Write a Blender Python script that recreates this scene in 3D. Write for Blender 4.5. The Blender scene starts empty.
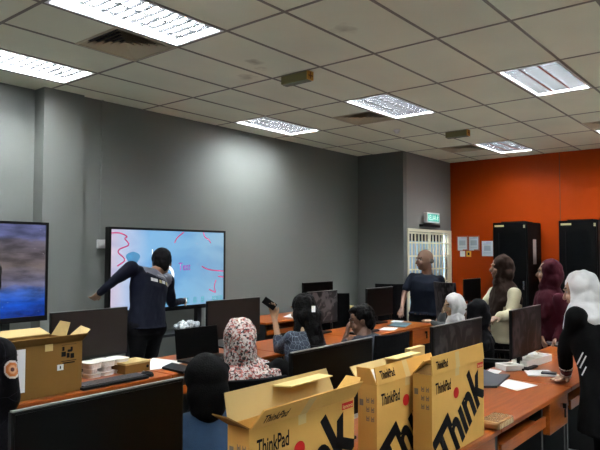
import bpy, bmesh, math, random
from mathutils import Vector, Matrix, noise
from mathutils.bvhtree import BVHTree
random.seed(7)
C = bpy.context.scene.collection
V = Vector
PI = math.pi

# ------------------------------------------------------------------ camera
FPX, PIT, ROL, YAW = 608.8, .0445, .0012, .6878
CAM = V((0, 0, 1.62)); ZC = CAM.z + 1.736
_c, _s = math.cos(YAW), math.sin(YAW)
FW = V((_c*math.cos(PIT), _s*math.cos(PIT), math.sin(PIT))); RT = V((_s, -_c, 0)); UP = RT.cross(FW)
R2 = RT*math.cos(ROL) + UP*math.sin(ROL); U2 = -RT*math.sin(ROL) + UP*math.cos(ROL)
def W(px, py, y=None, x=None, z=None, d=None):
    """point seen at a pixel, on the plane y=, x= or z= or at depth d"""
    r = FW + R2*((px-300)/FPX) + U2*((225-py)/FPX)
    t = (y-CAM.y)/r.y if y is not None else (x-CAM.x)/r.x if x is not None else (z-CAM.z)/r.z if z is not None else d
    return CAM + r*t
cd = bpy.data.cameras.new('camera'); cam = bpy.data.objects.new('camera', cd); C.objects.link(cam)
cd.lens = FPX/600*36; cd.sensor_width = 36; cd.clip_start = .05
m4 = Matrix((R2, U2, -FW)).transposed().to_4x4(); m4.translation = CAM; cam.matrix_world = m4
S = bpy.context.scene; S.camera = cam

# ------------------------------------------------------------------ materials
MATS = {}
def mat(name, col, rough=.6, metal=0., bump=0., bscale=60., var=0., vscale=6., spec=.5, emit=None, estr=0., coat=0., sheen=0.):
    if name in MATS: return MATS[name]
    m = bpy.data.materials.new(name); m.use_nodes = True; MATS[name] = m
    nt = m.node_tree; b = nt.nodes['Principled BSDF']
    b.inputs['Base Color'].default_value = (*col, 1); b.inputs['Roughness'].default_value = rough
    b.inputs['Metallic'].default_value = metal; b.inputs['Specular IOR Level'].default_value = spec
    b.inputs['Coat Weight'].default_value = coat; b.inputs['Sheen Weight'].default_value = sheen
    if emit: b.inputs['Emission Color'].default_value = (*emit, 1); b.inputs['Emission Strength'].default_value = estr
    if var or bump:
        tc = nt.nodes.new('ShaderNodeTexCoord')
    if var:
        n = nt.nodes.new('ShaderNodeTexNoise'); n.inputs['Scale'].default_value = vscale; n.inputs['Detail'].default_value = 4
        nt.links.new(tc.outputs['Object'], n.inputs['Vector'])
        mx = nt.nodes.new('ShaderNodeMix'); mx.data_type = 'RGBA'
        mx.inputs[6].default_value = (*[c*(1-var) for c in col], 1); mx.inputs[7].default_value = (*[min(1, c*(1+var)) for c in col], 1)
        nt.links.new(n.outputs['Fac'], mx.inputs[0]); nt.links.new(mx.outputs[2], b.inputs['Base Color'])
    if bump:
        n = nt.nodes.new('ShaderNodeTexNoise'); n.inputs['Scale'].default_value = bscale; n.inputs['Detail'].default_value = 3
        nt.links.new(tc.outputs['Object'], n.inputs['Vector'])
        bp = nt.nodes.new('ShaderNodeBump'); bp.inputs['Strength'].default_value = bump; bp.inputs['Distance'].default_value = .01
        nt.links.new(n.outputs['Fac'], bp.inputs['Height']); nt.links.new(bp.outputs['Normal'], b.inputs['Normal'])
    return m
def ramp(nt, src, stops, interp='LINEAR'):
    r = nt.nodes.new('ShaderNodeValToRGB'); r.color_ramp.interpolation = interp
    e = r.color_ramp.elements
    while len(e) > 1: e.remove(e[-1])
    e[0].position = stops[0][0]; e[0].color = (*stops[0][1], 1)
    for p, c in stops[1:]:
        q = e.new(p); q.color = (*c, 1)
    nt.links.new(src, r.inputs['Fac']); return r
def base(m): return m.node_tree, m.node_tree.nodes['Principled BSDF']
def tex(nt, kind, scale, coord='Object', stretch=(1, 1, 1), **kw):
    tc = nt.nodes.new('ShaderNodeTexCoord'); mp = nt.nodes.new('ShaderNodeMapping'); mp.inputs['Scale'].default_value = stretch
    nt.links.new(tc.outputs[coord], mp.inputs['Vector'])
    n = nt.nodes.new('ShaderNodeTex'+kind); n.inputs['Scale'].default_value = scale
    for k, v in kw.items(): n.inputs[k].default_value = v
    nt.links.new(mp.outputs['Vector'], n.inputs['Vector']); return n

wall_grey = mat('wall_grey', (.175, .187, .172), .55, bump=.05, bscale=200, var=.05, vscale=1.5)
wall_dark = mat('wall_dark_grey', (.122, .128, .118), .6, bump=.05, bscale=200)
wall_pale = mat('wall_pale_grey', (.195, .19, .175), .6, bump=.05, bscale=200)
orange = mat('wall_orange', (.30, .034, .001), .5, spec=.1, bump=.04, bscale=200, var=.06, vscale=1.2)
seam_m = mat('seam', (.12, .02, .005), .7)
floor_m = mat('floor_carpet', (.40, .41, .39), .7, bump=.3, bscale=400, var=.2, vscale=30)
tbar = mat('ceiling_bar', (.22, .20, .16), .6)
cream = mat('cream_paint', (.85, .80, .60), .5)
wood = mat('cherry_laminate', (.50, .115, .035), .36, spec=.25)
nt, b = base(wood)
n = tex(nt, 'Noise', 3.5, stretch=(1.2, 14, 14), Detail=5., Distortion=.6)
r = ramp(nt, n.outputs['Fac'], [(.3, (.20, .040, .003)), (.55, (.26, .058, .005)), (.75, (.31, .075, .008))]); nt.links.new(r.outputs['Color'], b.inputs['Base Color'])
black_p = mat('black_plastic', (.003, .003, .003), .5, spec=.18, bump=.03, bscale=500)
dark_metal = mat('dark_grey_metal', (.018, .021, .023), .5, metal=.2, spec=.3)
grey_edge = mat('grey_bezel_edge', (.22, .22, .21), .35, metal=.4)
screen_m = mat('dark_screen', (.0012, .0012, .0012), .35, spec=.10)
screen_semi = mat('dark_screen_satin', (.026, .020, .018), .25, spec=.35)
chrome = mat('chrome', (.75, .75, .76), .18, metal=1)
white_p = mat('white_plastic', (.78, .78, .76), .4)
paper = mat('white_paper', (.86, .87, .88), .7)
pulp = mat('moulded_pulp', (.88, .86, .79), .85, bump=.4, bscale=120)
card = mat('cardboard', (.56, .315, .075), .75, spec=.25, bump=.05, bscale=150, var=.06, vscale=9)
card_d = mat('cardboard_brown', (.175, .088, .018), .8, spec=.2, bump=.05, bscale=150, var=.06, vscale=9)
card_in = mat('cardboard_inner', (.50, .36, .14), .8, var=.05)
manila = mat('pale_kraft', (.70, .52, .20), .75, var=.04)
tape = mat('packing_tape', (.62, .45, .20), .2, coat=.6)
ink = mat('black_ink', (.004, .0035, .004), .7, spec=.1)
red_ink = mat('red_ink', (.45, .012, .01), .6, spec=.15)
grey_ink = mat('grey_ink', (.16, .12, .08), .7)
bag_m = mat('clear_plastic_bag', (.75, .78, .8), .12, bump=.6, bscale=30, coat=.5)
blue_m = mat('blue_fabric', (.008, .045, .13), .8)
mesh_cloth = mat('black_mesh', (.003, .003, .0035), .95, bump=.3, bscale=300, spec=.1)
leaf_refl = mat('leafy_painted_reflection', (.03, .03, .03), .45, spec=.12)  # leafy room reflections on dark screens, painted into colour and a faint glow
nt, b = base(leaf_refl)
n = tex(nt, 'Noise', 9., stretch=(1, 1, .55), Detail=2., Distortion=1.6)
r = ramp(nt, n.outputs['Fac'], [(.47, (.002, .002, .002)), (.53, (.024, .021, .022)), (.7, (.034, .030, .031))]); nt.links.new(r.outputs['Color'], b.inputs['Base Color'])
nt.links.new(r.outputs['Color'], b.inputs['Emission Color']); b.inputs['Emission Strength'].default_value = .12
leaf_refl_bright = mat('leafy_painted_reflection_bright', (.03, .03, .03), .4, spec=.25)  # brighter version: screen reflections put into the colour and a weak emission
nt, b = base(leaf_refl_bright)
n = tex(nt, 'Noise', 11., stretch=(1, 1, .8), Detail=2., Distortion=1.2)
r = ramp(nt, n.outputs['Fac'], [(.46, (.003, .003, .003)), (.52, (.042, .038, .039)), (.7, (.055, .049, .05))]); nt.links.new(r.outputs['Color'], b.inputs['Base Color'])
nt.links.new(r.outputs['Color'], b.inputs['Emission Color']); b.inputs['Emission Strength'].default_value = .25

# ceiling tiles: fine mineral texture, a few water stains where the photo has them
tile = mat('ceiling_tile', (.7, .66, .59), .9)
nt, b = base(tile)
n = tex(nt, 'Noise', 1.1, Detail=3.); r = ramp(nt, n.outputs['Fac'], [(.3, (.70, .705, .555)), (.7, (.79, .79, .625))])
cur = r.outputs['Color']
for (sx, sy, rad) in ((3.84, 2.71, .13), (3.98, 3.81, .10), (4.17, 3.86, .08), (4.30, 4.20, .12)):
    tc = nt.nodes.new('ShaderNodeTexCoord'); n2 = nt.nodes.new('ShaderNodeTexNoise'); n2.inputs['Scale'].default_value = 9
    nt.links.new(tc.outputs['Object'], n2.inputs['Vector'])
    dd = nt.nodes.new('ShaderNodeVectorMath'); dd.operation = 'DISTANCE'; dd.inputs[1].default_value = (sx, sy, ZC)
    nt.links.new(tc.outputs['Object'], dd.inputs[0])
    ma = nt.nodes.new('ShaderNodeMath'); ma.operation = 'MULTIPLY_ADD'; ma.inputs[1].default_value = .22
    nt.links.new(n2.outputs['Fac'], ma.inputs[0]); nt.links.new(dd.outputs['Value'], ma.inputs[2])
    rr = ramp(nt, ma.outputs['Value'], [(.10, (.62, .60, .55)), (.10+rad, (1, 1, 1))])
    mx = nt.nodes.new('ShaderNodeMix'); mx.data_type = 'RGBA'; mx.blend_type = 'MULTIPLY'; mx.inputs[0].default_value = 1
    nt.links.new(cur, mx.inputs[6]); nt.links.new(rr.outputs['Color'], mx.inputs[7]); cur = mx.outputs[2]
nt.links.new(cur, b.inputs['Base Color'])
n3 = tex(nt, 'Noise', 350., Detail=2.); bp = nt.nodes.new('ShaderNodeBump'); bp.inputs['Strength'].default_value = .15; bp.inputs['Distance'].default_value = .004
nt.links.new(n3.outputs['Fac'], bp.inputs['Height']); nt.links.new(bp.outputs['Normal'], b.inputs['Normal'])

# ------------------------------------------------------------------ mesh helpers
def obj(name, bm, m, parent=None, smooth=False, bevel=0., loc=None):
    me = bpy.data.meshes.new(name); bm.normal_update(); bm.to_mesh(me); bm.free()
    o = bpy.data.objects.new(name, me); C.objects.link(o)
    for q in (m if isinstance(m, (list, tuple)) else [m]): me.materials.append(q)
    if smooth: me.polygons.foreach_set('use_smooth', [True]*len(me.polygons))
    if bevel:
        md = o.modifiers.new('bevel', 'BEVEL'); md.width = bevel; md.segments = 2; md.limit_method = 'ANGLE'
    if parent: o.parent = parent
    if loc is not None: o.location = loc
    return o
def thing(name, label, cat, loc=(0, 0, 0), rotz=0., group=None):
    o = bpy.data.objects.new(name, None); C.objects.link(o); o.empty_display_size = .1
    o.location = loc; o.rotation_euler = (0, 0, rotz); return tag(o, label, cat, group)
def tag(o, label, cat, group=None):
    o['label'] = label; o['category'] = cat
    if group: o['group'] = group
    return o
def struct(name, bm, m, **k):
    o = obj(name, bm, m, **k); o['kind'] = 'structure'; return o
def B(): return bmesh.new()
def box(bm, lo, hi, M=None, mi=0):
    vs = [V((x, y, z)) for x in (lo[0], hi[0]) for y in (lo[1], hi[1]) for z in (lo[2], hi[2])]
    if M is not None: vs = [M @ v for v in vs]
    v = [bm.verts.new(q) for q in vs]
    for f in ((0, 1, 3, 2), (4, 6, 7, 5), (0, 4, 5, 1), (2, 3, 7, 6), (0, 2, 6, 4), (1, 5, 7, 3)):
        bm.faces.new([v[i] for i in f]).material_index = mi
    return bm
def quad(bm, pts, mi=0):
    f = bm.faces.new([bm.verts.new(V(p)) for p in pts]); f.material_index = mi; return f
def frame_of(d):
    d = d.normalized(); a = V((0, 0, 1)) if abs(d.z) < .9 else V((0, 1, 0))
    u = d.cross(a).normalized(); return u, u.cross(d).normalized(), d
def cap(bm, p1, r1, p2, r2, n=14, k=4):
    """tapered capsule, closed"""
    p1, p2 = V(p1), V(p2); d = p2-p1
    if d.length < 1e-6: d = V((0, 0, 1e-4))
    u, w, d_ = frame_of(d); rings = []
    for i in range(k): a = PI/2*(1-i/k); rings.append((p1-d_*r1*math.sin(a), r1*math.cos(a)))
    rings.append((p1, r1)); rings.append((p2, r2))
    for i in range(1, k+1): a = PI/2*i/k; rings.append((p2+d_*r2*math.sin(a), r2*math.cos(a)))
    prev = None; 
    for (c, r) in rings:
        if r < 1e-5: cur = [bm.verts.new(c)]
        else: cur = [bm.verts.new(c+u*math.cos(2*PI*j/n)*r+w*math.sin(2*PI*j/n)*r) for j in range(n)]
        bridge(bm, prev, cur); prev = cur
def bridge(bm, a, c):
    if a is None: return
    if len(a) == 1 and len(c) == 1: return
    if len(a) == 1:
        for j in range(len(c)): bm.faces.new((a[0], c[j], c[(j+1) % len(c)]))
    elif len(c) == 1:
        for j in range(len(a)): bm.faces.new((a[j], c[0], a[(j+1) % len(a)]))
    else:
        n = len(a)
        for j in range(n): bm.faces.new((a[j], c[j], c[(j+1) % n], a[(j+1) % n]))
def loft(bm, rings, n=28, e=2.3, close=True):
    """rings: (centre, right, fwd, rx, ry) superellipses"""
    prev = None; first = None
    for (c, rt, fw, rx, ry) in rings:
        cur = []
        for j in range(n):
            t = 2*PI*j/n; ct, st = math.cos(t), math.sin(t)
            x = math.copysign(abs(ct)**(2/e), ct)*rx; y = math.copysign(abs(st)**(2/e), st)*ry
            cur.append(bm.verts.new(V(c)+rt*x+fw*y))
        bridge(bm, prev, cur); prev = cur; first = first or cur
    if close: bm.faces.new(first[::-1]); bm.faces.new(prev)
def ell(bm, c, rx, ry, rz, M=None, seg=24):
    R = (M or Matrix.Identity(3)).to_4x4()
    bmesh.ops.create_uvsphere(bm, u_segments=seg, v_segments=seg//2, radius=1, matrix=Matrix.Translation(V(c)) @ R @ Matrix.Diagonal((rx, ry, rz, 1)))
def cyl(bm, p1, p2, r1, r2=None, n=16):
    r2 = r1 if r2 is None else r2; p1, p2 = V(p1), V(p2); u, w, d = frame_of(p2-p1)
    a = [bm.verts.new(p1+u*math.cos(2*PI*j/n)*r1+w*math.sin(2*PI*j/n)*r1) for j in range(n)]
    c = [bm.verts.new(p2+u*math.cos(2*PI*j/n)*r2+w*math.sin(2*PI*j/n)*r2) for j in range(n)]
    bridge(bm, a, c); bm.faces.new(a[::-1]); bm.faces.new(c)
def remesh(bm, vox=.008, smooth=3, disp=0., dscale=9., dfn=None, seed=0.):
    """fuse overlapping closed shapes into one continuous surface"""
    bmesh.ops.recalc_face_normals(bm, faces=bm.faces)
    me = bpy.data.meshes.new('tmp'); bm.to_mesh(me); bm.free()
    o = bpy.data.objects.new('tmp', me); C.objects.link(o)
    md = o.modifiers.new('r', 'REMESH'); md.mode = 'VOXEL'; md.voxel_size = vox
    if smooth: s = o.modifiers.new('s', 'SMOOTH'); s.factor = .5; s.iterations = smooth
    dg = bpy.context.evaluated_depsgraph_get(); dg.update(); ev = o.evaluated_get(dg)
    out = bmesh.new(); out.from_mesh(ev.to_mesh()); ev.to_mesh_clear()
    bpy.data.objects.remove(o); bpy.data.meshes.remove(me)
    out.normal_update()
    if disp:
        mv = []
        for v in out.verts:
            q = v.co*dscale + V((seed, seed*1.7, 0)); q = V((q.x, q.y, q.z*.6))
            a = noise.noise(q) + .5*noise.noise(q*2.3)
            k = dfn(v.co) if dfn else 1
            mv.append(v.normal*(a*disp*k))
        for v, d in zip(out.verts, mv): v.co += d
    return out
def shift(bm, off):
    for v in bm.verts: v.co -= off
    return bm
def textmesh(body, size=1., off=0.):
    cu = bpy.data.curves.new('t', 'FONT'); cu.body = body; cu.size = size; cu.offset = off; cu.resolution_u = 4
    o = bpy.data.objects.new('t', cu); C.objects.link(o)
    dg = bpy.context.evaluated_depsgraph_get(); dg.update()
    bm = bmesh.new(); bm.from_mesh(o.evaluated_get(dg).to_mesh()); bpy.data.objects.remove(o)
    return bm
def fit_text(body, x0, y0, w, h, off=0.):
    bm = textmesh(body, 1., off); xs = [v.co.x for v in bm.verts]; ys = [v.co.y for v in bm.verts]
    for v in bm.verts:
        v.co.x = x0+(v.co.x-min(xs))/(max(xs)-min(xs))*w; v.co.y = y0+(v.co.y-min(ys))/(max(ys)-min(ys))*h
    return bm
def clip(bm, x0, x1, y0, y1):
    for co, no in (((x0, 0, 0), (-1, 0, 0)), ((x1, 0, 0), (1, 0, 0)), ((0, y0, 0), (0, -1, 0)), ((0, y1, 0), (0, 1, 0))):
        bmesh.ops.bisect_plane(bm, geom=bm.verts[:]+bm.edges[:]+bm.faces[:], plane_co=co, plane_no=no, clear_outer=True)
    return bm
def xz(bm, o, rt=V((1, 0, 0)), up=V((0, 0, 1))):
    for v in bm.verts: v.co = V(o) + rt*v.co.x + up*v.co.y
    return bm
def merge(a, b_, mi=0):
    me = bpy.data.meshes.new('x'); b_.to_mesh(me); b_.free(); n0 = len(a.faces); a.from_mesh(me); bpy.data.meshes.remove(me)
    a.faces.ensure_lookup_table()
    for f in a.faces[n0:]: f.material_index = mi
    return a
def ribbon(pts, w, y):
    bm = B(); pts = [V(p) for p in pts]; L = []
    for i, p in enumerate(pts):
        a = pts[max(0, i-1)]; c = pts[min(len(pts)-1, i+1)]; t = (c-a).normalized(); nn = V((-t.z, 0, t.x))
        L.append((bm.verts.new(V((p.x, y, p.z))+nn*w/2), bm.verts.new(V((p.x, y, p.z))-nn*w/2)))
    for i in range(len(L)-1): bm.faces.new((L[i][0], L[i][1], L[i+1][1], L[i+1][0]))
    return bm
def smoothline(pts, k=5):
    out = []; n = len(pts)
    for i in range(n-1):
        p0, p1, p2, p3 = V(pts[max(0, i-1)]), V(pts[i]), V(pts[i+1]), V(pts[min(n-1, i+2)])
        for j in range(k):
            t = j/k; out.append(.5*((2*p1)+(p2-p0)*t+(2*p0-5*p1+4*p2-p3)*t*t+(3*p1-p0-3*p2+p3)*t**3))
    out.append(V(pts[-1])); return out
def copy_tree(o, parent=None):
    c = o.copy(); C.objects.link(c)
    if parent: c.parent = parent
    for ch in list(o.children): copy_tree(ch, c)
    return c
def decal(name, target, root, c, rt, up, w, h, d, m, n=10, fn=None, off=.003):
    """a patch laid onto the surface of target, seen from direction -d"""
    tb = BVHTree.FromPolygons([v.co.copy() for v in target.data.vertices], [list(p.vertices) for p in target.data.polygons])
    bm = B(); g = {}
    if d is FW: d = (V(c)-CAM).normalized()
    c = V(c)-root.location
    for i in range(n+1):
        for j in range(n+1):
            u, v_ = (i/n-.5), (j/n-.5)
            if fn and not fn(u, v_): continue
            p = c+rt*u*w+up*v_*h; hit = tb.ray_cast(p-d*1.0, d)
            if hit[0] is None: continue
            g[i, j] = bm.verts.new(hit[0]-d*off)
    for i in range(n):
        for j in range(n):
            q = [(i, j), (i+1, j), (i+1, j+1), (i, j+1)]
            if all(k in g for k in q): bm.faces.new([g[k] for k in q])
    bmesh.ops.delete(bm, geom=[v for v in bm.verts if not v.link_faces], context='VERTS')
    return obj(name, bm, m, target, smooth=True)

# ------------------------------------------------------------------ room shell
X0, X1, YR, YL = -3.2, 10.95, -3.4, 6.15
GX = lambda i: 4.4711+1.2*i
GY = lambda j: 1.6344+.6*j
T = .12
struct('floor', box(B(), (X0-T, YR-T, -.1), (X1+T, 6.5, 0)), floor_m)
struct('wall_back', box(B(), (X1, YR, 0), (X1+T, 5.22, ZC)), orange)
struct('wall_left', box(B(), (3.65, YL, 0), (9.13, YL+.3, ZC)), wall_grey)
struct('wall_left_recess', box(B(), (X0, 6.30, 0), (3.19, 6.45, ZC)), wall_grey)
struct('wall_pillar', box(B(), (3.19, 6.10, 0), (3.65, 6.45, ZC)), wall_grey)
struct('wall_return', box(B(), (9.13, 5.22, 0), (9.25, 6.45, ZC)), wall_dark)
bm = B(); box(bm, (9.25, 5.22, 2.035), (X1+T, 5.34, ZC)); box(bm, (10.90, 5.22, 0), (X1+T, 5.34, 2.035))
struct('wall_door', bm, wall_pale)
struct('wall_right', box(B(), (X0-T, YR-T, 0), (X1+T, YR, ZC)), wall_grey)
struct('wall_rear', box(B(), (X0-T, YR, 0), (X0, 6.45, ZC)), wall_grey)
# corridor seen through the grille
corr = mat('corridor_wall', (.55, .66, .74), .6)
bm = B(); box(bm, (9.25, 6.38, 0), (X1+T, 6.45, ZC)); box(bm, (X1+.02, 5.34, 0), (X1+T, 6.38, ZC))
struct('wall_corridor', bm, corr)
struct('trim_1', box(B(), (X1-.004, 3.178, 0), (X1, 3.190, ZC)), seam_m)
bm = B(); box(bm, (3.65, YL-.012, 0), (9.13, YL, .1)); struct('baseboard_left', bm, black_p)

# ceiling: tiles on a grid with holes for lamps and diffusers
LIGHTS = [(-2, 3), (-2, 6), (1, 6), (1, 3), (1, 0), (4, 3), (4, 0), (-2, 0), (-2, -3), (1, -3), (4, -3), (-5, 3), (-5, 0), (-5, -3), (-2, -6), (1, -6)]
VENTS = [(-1.5, 4), (1.5, 4), (4, 4), (3.9, 0)]
VENTS = [(GX(-1.5), GY(4)), (GX(1.5), GY(4)), (GX(4), GY(4)), (GX(4.0)-.6, GY(0))]
bm = B(); gb = B()
for i in range(-8, 7):
    for j in range(-10, 9):
        if (i, j) in LIGHTS: continue
        a, c_, e, f = max(GX(i), X0), min(GX(i+1), X1+T), max(GY(j), YR), min(GY(j+1), 6.40)
        if a >= c_ or e >= f: continue
        vent = [v for v in VENTS if abs(v[1]-GY(j)) < .01 and GX(i)-.01 <= v[0] < GX(i+1)-.01]
        if vent:
            vx = vent[0][0]
            if vx > GX(i)+.1: box(bm, (a, e, ZC), (vx, f, ZC+.015))
            else: box(bm, (vx+.6, e, ZC), (c_, f, ZC+.015))
        else: box(bm, (a, e, ZC), (c_, f, ZC+.015))
struct('ceiling', bm, tile)
for i in range(-6, 7): box(gb, (GX(i)-.012, YR, ZC-.004), (GX(i)+.012, 6.40, ZC+.02)) if X0 < GX(i) < X1 else None
for j in range(-8, 8): box(gb, (X0, GY(j)-.012, ZC-.004), (X1+T, GY(j)+.012, ZC+.02)) if YR < GY(j) < 6.4 else None
struct('trim_2', gb, tbar)
struct('ceiling_slab', box(B(), (X0-T, YR-T, ZC+.25), (X1+T, 6.5, ZC+.3)), wall_dark)

# ------------------------------------------------------------------ ceiling lights
TUBE = 50.
tube_m = mat('lit_tube', (1, 1, 1), .5, emit=(.93, .97, 1.), estr=TUBE)
refl = mat('white_reflector', (.90, .91, .92), .35)
louv = mat('satin_louvre', (.52, .53, .55), .22, metal=.92)
def light_fix():
    t = thing('ceiling_light', 'x', 'ceiling light')
    L, Wd = 1.2-.03, .6-.03
    bm = B(); z = 0
    for (a, c_, e, f) in ((0, L, 0, .022), (0, L, Wd-.022, Wd), (0, .022, .022, Wd-.022), (L-.022, L, .022, Wd-.022)): box(bm, (a, e, -.004), (c_, f, .012))
    obj('frame', bm, refl, t)
    bm = B()   # three troughs
    k = 3; tw = (Wd-.044)/k; n = 8
    for q in range(k):
        y0 = .022+tw*q; pts = [(y0+tw*s/n, .012+.075*math.sin(PI*s/n)**.6) for s in range(n+1)]
        for s in range(n): quad(bm, [(.022, *pts[s]), (L-.022, *pts[s]), (L-.022, *pts[s+1]), (.022, *pts[s+1])])
        for xx in (.022, L-.022): bm.faces.new([bm.verts.new((xx, *p)) for p in pts])
    box(bm, (.01, .01, .095), (L-.01, Wd-.01, .10))
    obj('reflector', bm, refl, t)
    for q in range(k):
        y = .022+tw*(q+.5); bm = B(); cyl(bm, (.04, y, .052), (L-.04, y, .052), .014, n=10); obj('tube', bm, tube_m, t, smooth=True)
    bm = B()
    for q in range(k):
        y0 = .022+tw*q+.012; y1 = y0+tw-.024
        for s in range(1, 13):
            x = .022+(L-.044)*s/13
            a = [(x-.002, y0, -.001), (x+.002, y0, -.001), (x+.014, y0, .034), (x-.014, y0, .034)]
            c_ = [(p[0], y1, p[2]) for p in a]
            va = [bm.verts.new(p) for p in a]; vb = [bm.verts.new(p) for p in c_]
            bridge(bm, va, vb)
    for q in range(1, k): box(bm, (.022, .022+tw*q-.010, -.001), (L-.022, .022+tw*q+.010, .014))
    obj('louvre', bm, louv, t)
    return t
proto = light_fix()
LAB = {(-2, 3): 'recessed fluorescent ceiling light with louvres, the largest at top left edge of the photo', (-2, 6): 'recessed fluorescent ceiling light with louvres above the left display and pillar',
 (1, 6): 'long narrow-looking lit ceiling light close above the grey wall right of the presenter', (1, 3): 'lit rectangular ceiling light beside the middle air diffuser, centre of the ceiling',
 (1, 0): 'big bright lit ceiling light at the upper right above the brown-hijab woman', (4, 3): 'small distant lit ceiling light nearest to the orange wall'}
first = True
for ij in LIGHTS:
    o = proto if first else copy_tree(proto); first = False
    o.location = (GX(ij[0])+.015, GY(ij[1])+.015, ZC)
    o['label'] = LAB.get(ij, 'recessed ceiling light outside the picture, column %s of the ceiling' % ('behind the camera' if ij[0] < 0 else 'to the right'))
    o['group'] = 'recessed ceiling lights'

# vents
vent_m = mat('diffuser_beige', (.50, .44, .30), .5)
dk = mat('duct_dark', (.01, .01, .01), .9)
VL = ['square four-way air diffuser beside the big top-left ceiling light', 'square air diffuser touching the ceiling light in the middle', 'dark square air diffuser next to the small distant ceiling light', 'square air diffuser at the right edge of the photo']
for (vx, vy), lab in zip(VENTS, VL):
    t = thing('air_diffuser', lab, 'air vent', (vx, vy, ZC), group='ceiling air diffusers')
    bm = B()
    for k in range(6):
        a = .02+.045*k; c_ = a+.042; z1 = -.002; z2 = .030
        q1 = [(a, a), (.6-a, a), (.6-a, .6-a), (a, .6-a)]; q2 = [(c_, c_), (.6-c_, c_), (.6-c_, .6-c_), (c_, .6-c_)]
        for s in range(4):
            p, q = s, (s+1) % 4
            quad(bm, [(*q1[p], z1), (*q1[q], z1), (*q2[q], z2), (*q2[p], z2)])
            quad(bm, [(*q1[p], z1+.003), (*q1[q], z1+.003), (*q2[q], z2+.003), (*q2[p], z2+.003)])
    obj('louvre', bm, vent_m, t)
    bm = B()
    for (a, c_, e, f) in ((0, .6, 0, .022), (0, .6, .578, .6), (0, .022, .022, .578), (.578, .6, .022, .578)): box(bm, (a, e, -.006), (c_, f, .008))
    obj('frame', bm, vent_m, t)
    obj('duct', box(B(), (.015, .015, .05), (.585, .585, .06)), dk, t)

olive = mat('olive_metal', (.20, .18, .07), .5); amber = mat('amber_label', (.75, .38, .06), .5)
for x, y0, lab in ((4.475, 3.585, 'olive ceiling box with an orange marked end, beside the stained tile'), (8.08, 3.585, 'small olive ceiling box far back, near the distant ceiling light')):
    t = thing('ceiling_box', lab, 'ceiling box', (x, y0, ZC), group='olive boxes under the ceiling')
    obj('casing', box(B(), (0, .012, -.085), (.09, .34, 0)), olive, t, bevel=.008)
    bm = B(); box(bm, (0, 0, -.085), (.09, .012, 0)); obj('end_cap', bm, amber, t)
    bm = B(); box(bm, (.035, -.003, -.075), (.045, 0, -.01)); box(bm, (.012, -.003, -.05), (.075, 0, -.04)); obj('end_mark', bm, mat('brown_mark', (.30, .08, .02), .6), t)
    box_b = B(); box(box_b, (.012, .015, -.093), (.078, .325, -.085)); obj('lens', box_b, mat('grey_lens', (.25, .26, .2), .2), t)
bm = B(); cyl(bm, (7.51, 4.39, ZC-.012), (7.51, 4.39, ZC), .05, .055); cyl(bm, (7.51, 4.39, ZC-.05), (7.51, 4.39, ZC-.012), .022, .04)
tag(obj('smoke_detector', bm, white_p, smooth=False), 'small round white smoke detector on the ceiling near the middle lights', 'smoke detector')

# ------------------------------------------------------------------ conduit, switch
bm = B(); box(bm, (3.895, YL-.018, 1.77), (3.918, YL, ZC)); tag(obj('cable_trunking', bm, wall_grey), 'thin vertical cable trunking running up the grey wall to the ceiling', 'trunking')
t = thing('wall_switch', 'white square wall switch left of the presenter\'s display', 'switch', (3.86, YL, 1.66))
obj('plate', box(B(), (0, -.03, 0), (.13, 0, .10)), white_p, t, bevel=.006)
bm = B(); box(bm, (.03, -.036, .03), (.06, -.03, .07)); obj('rocker', bm, white_p, t, bevel=.002)
bm = B(); box(bm, (.075, -.036, .03), (.105, -.03, .07)); obj('rocker', bm, white_p, t, bevel=.002)

# ------------------------------------------------------------------ door with grille, exit sign
t = bpy.data.objects.new('door_1', None); C.objects.link(t); t['kind'] = 'structure'; t.location = (9.25, 5.22, 0)
DW, DH = 1.68, 2.035
bm = B(); box(bm, (0, -.02, 0), (.05, .05, DH)); box(bm, (DW-.05, -.02, 0), (DW, .05, DH)); box(bm, (.05, -.02, DH-.05), (DW-.05, .05, DH)); o = obj('door_frame', bm, cream, t)
for s in (0, 1):
    x0 = .05+s*(DW-.1)/2; x1 = x0+(DW-.1)/2
    bm = B(); box(bm, (x0+.002, 0, .02), (x0+.035, .03, DH-.055)); box(bm, (x1-.035, 0, .02), (x1-.002, .03, DH-.055))
    for zz in (.02, DH-.09): box(bm, (x0+.035, 0, zz), (x1-.035, .03, zz+.03))
    for zz in [DH-.26-.235*k for k in range(8)]: box(bm, (x0+.035, .003, zz), (x1-.035, .027, zz+.024))
    for k in range(1, 6): xx = x0+.02+(x1-x0-.04)*k/6; box(bm, (xx-.010, .005, .05), (xx+.010, .025, DH-.09))
    obj('door_grille', bm, cream, t)
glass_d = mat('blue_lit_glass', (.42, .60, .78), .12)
bm = B(); box(bm, (.05, .14, .0), (DW, .15, DH-.02)); 
obj('door_panel', box(B(), (.06, .13, .05), (DW-.02, .14, 1.82)), glass_d, t)
obj('door_header', box(B(), (.06, .13, 1.82), (DW-.02, .14, DH)), dk, t); bm.free()
t = thing('exit_sign', 'green and white KELUAR exit sign above the grille door', 'exit sign', (9.76, 5.10, 2.15))
obj('housing', box(B(), (0, 0, 0), (.56, .08, .21)), white_p, t, bevel=.005)
sg = mat('exit_green', (.02, .42, .30), .5, emit=(.03, .34, .30), estr=0.210)
obj('sign_face', box(B(), (.03, -.004, .03), (.53, 0, .18)), sg, t)
sw = mat('exit_white', (.9, .95, .9), .5, emit=(.8, 1, .9), estr=0.240)
bm = xz(fit_text('KELUAR', .05, .05, .33, .11), (0, -.006, 0))
bb = B(); cap(bb, (.46, -.008, .155), .012, (.461, -.008, .155), .012, 8, 3)
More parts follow.
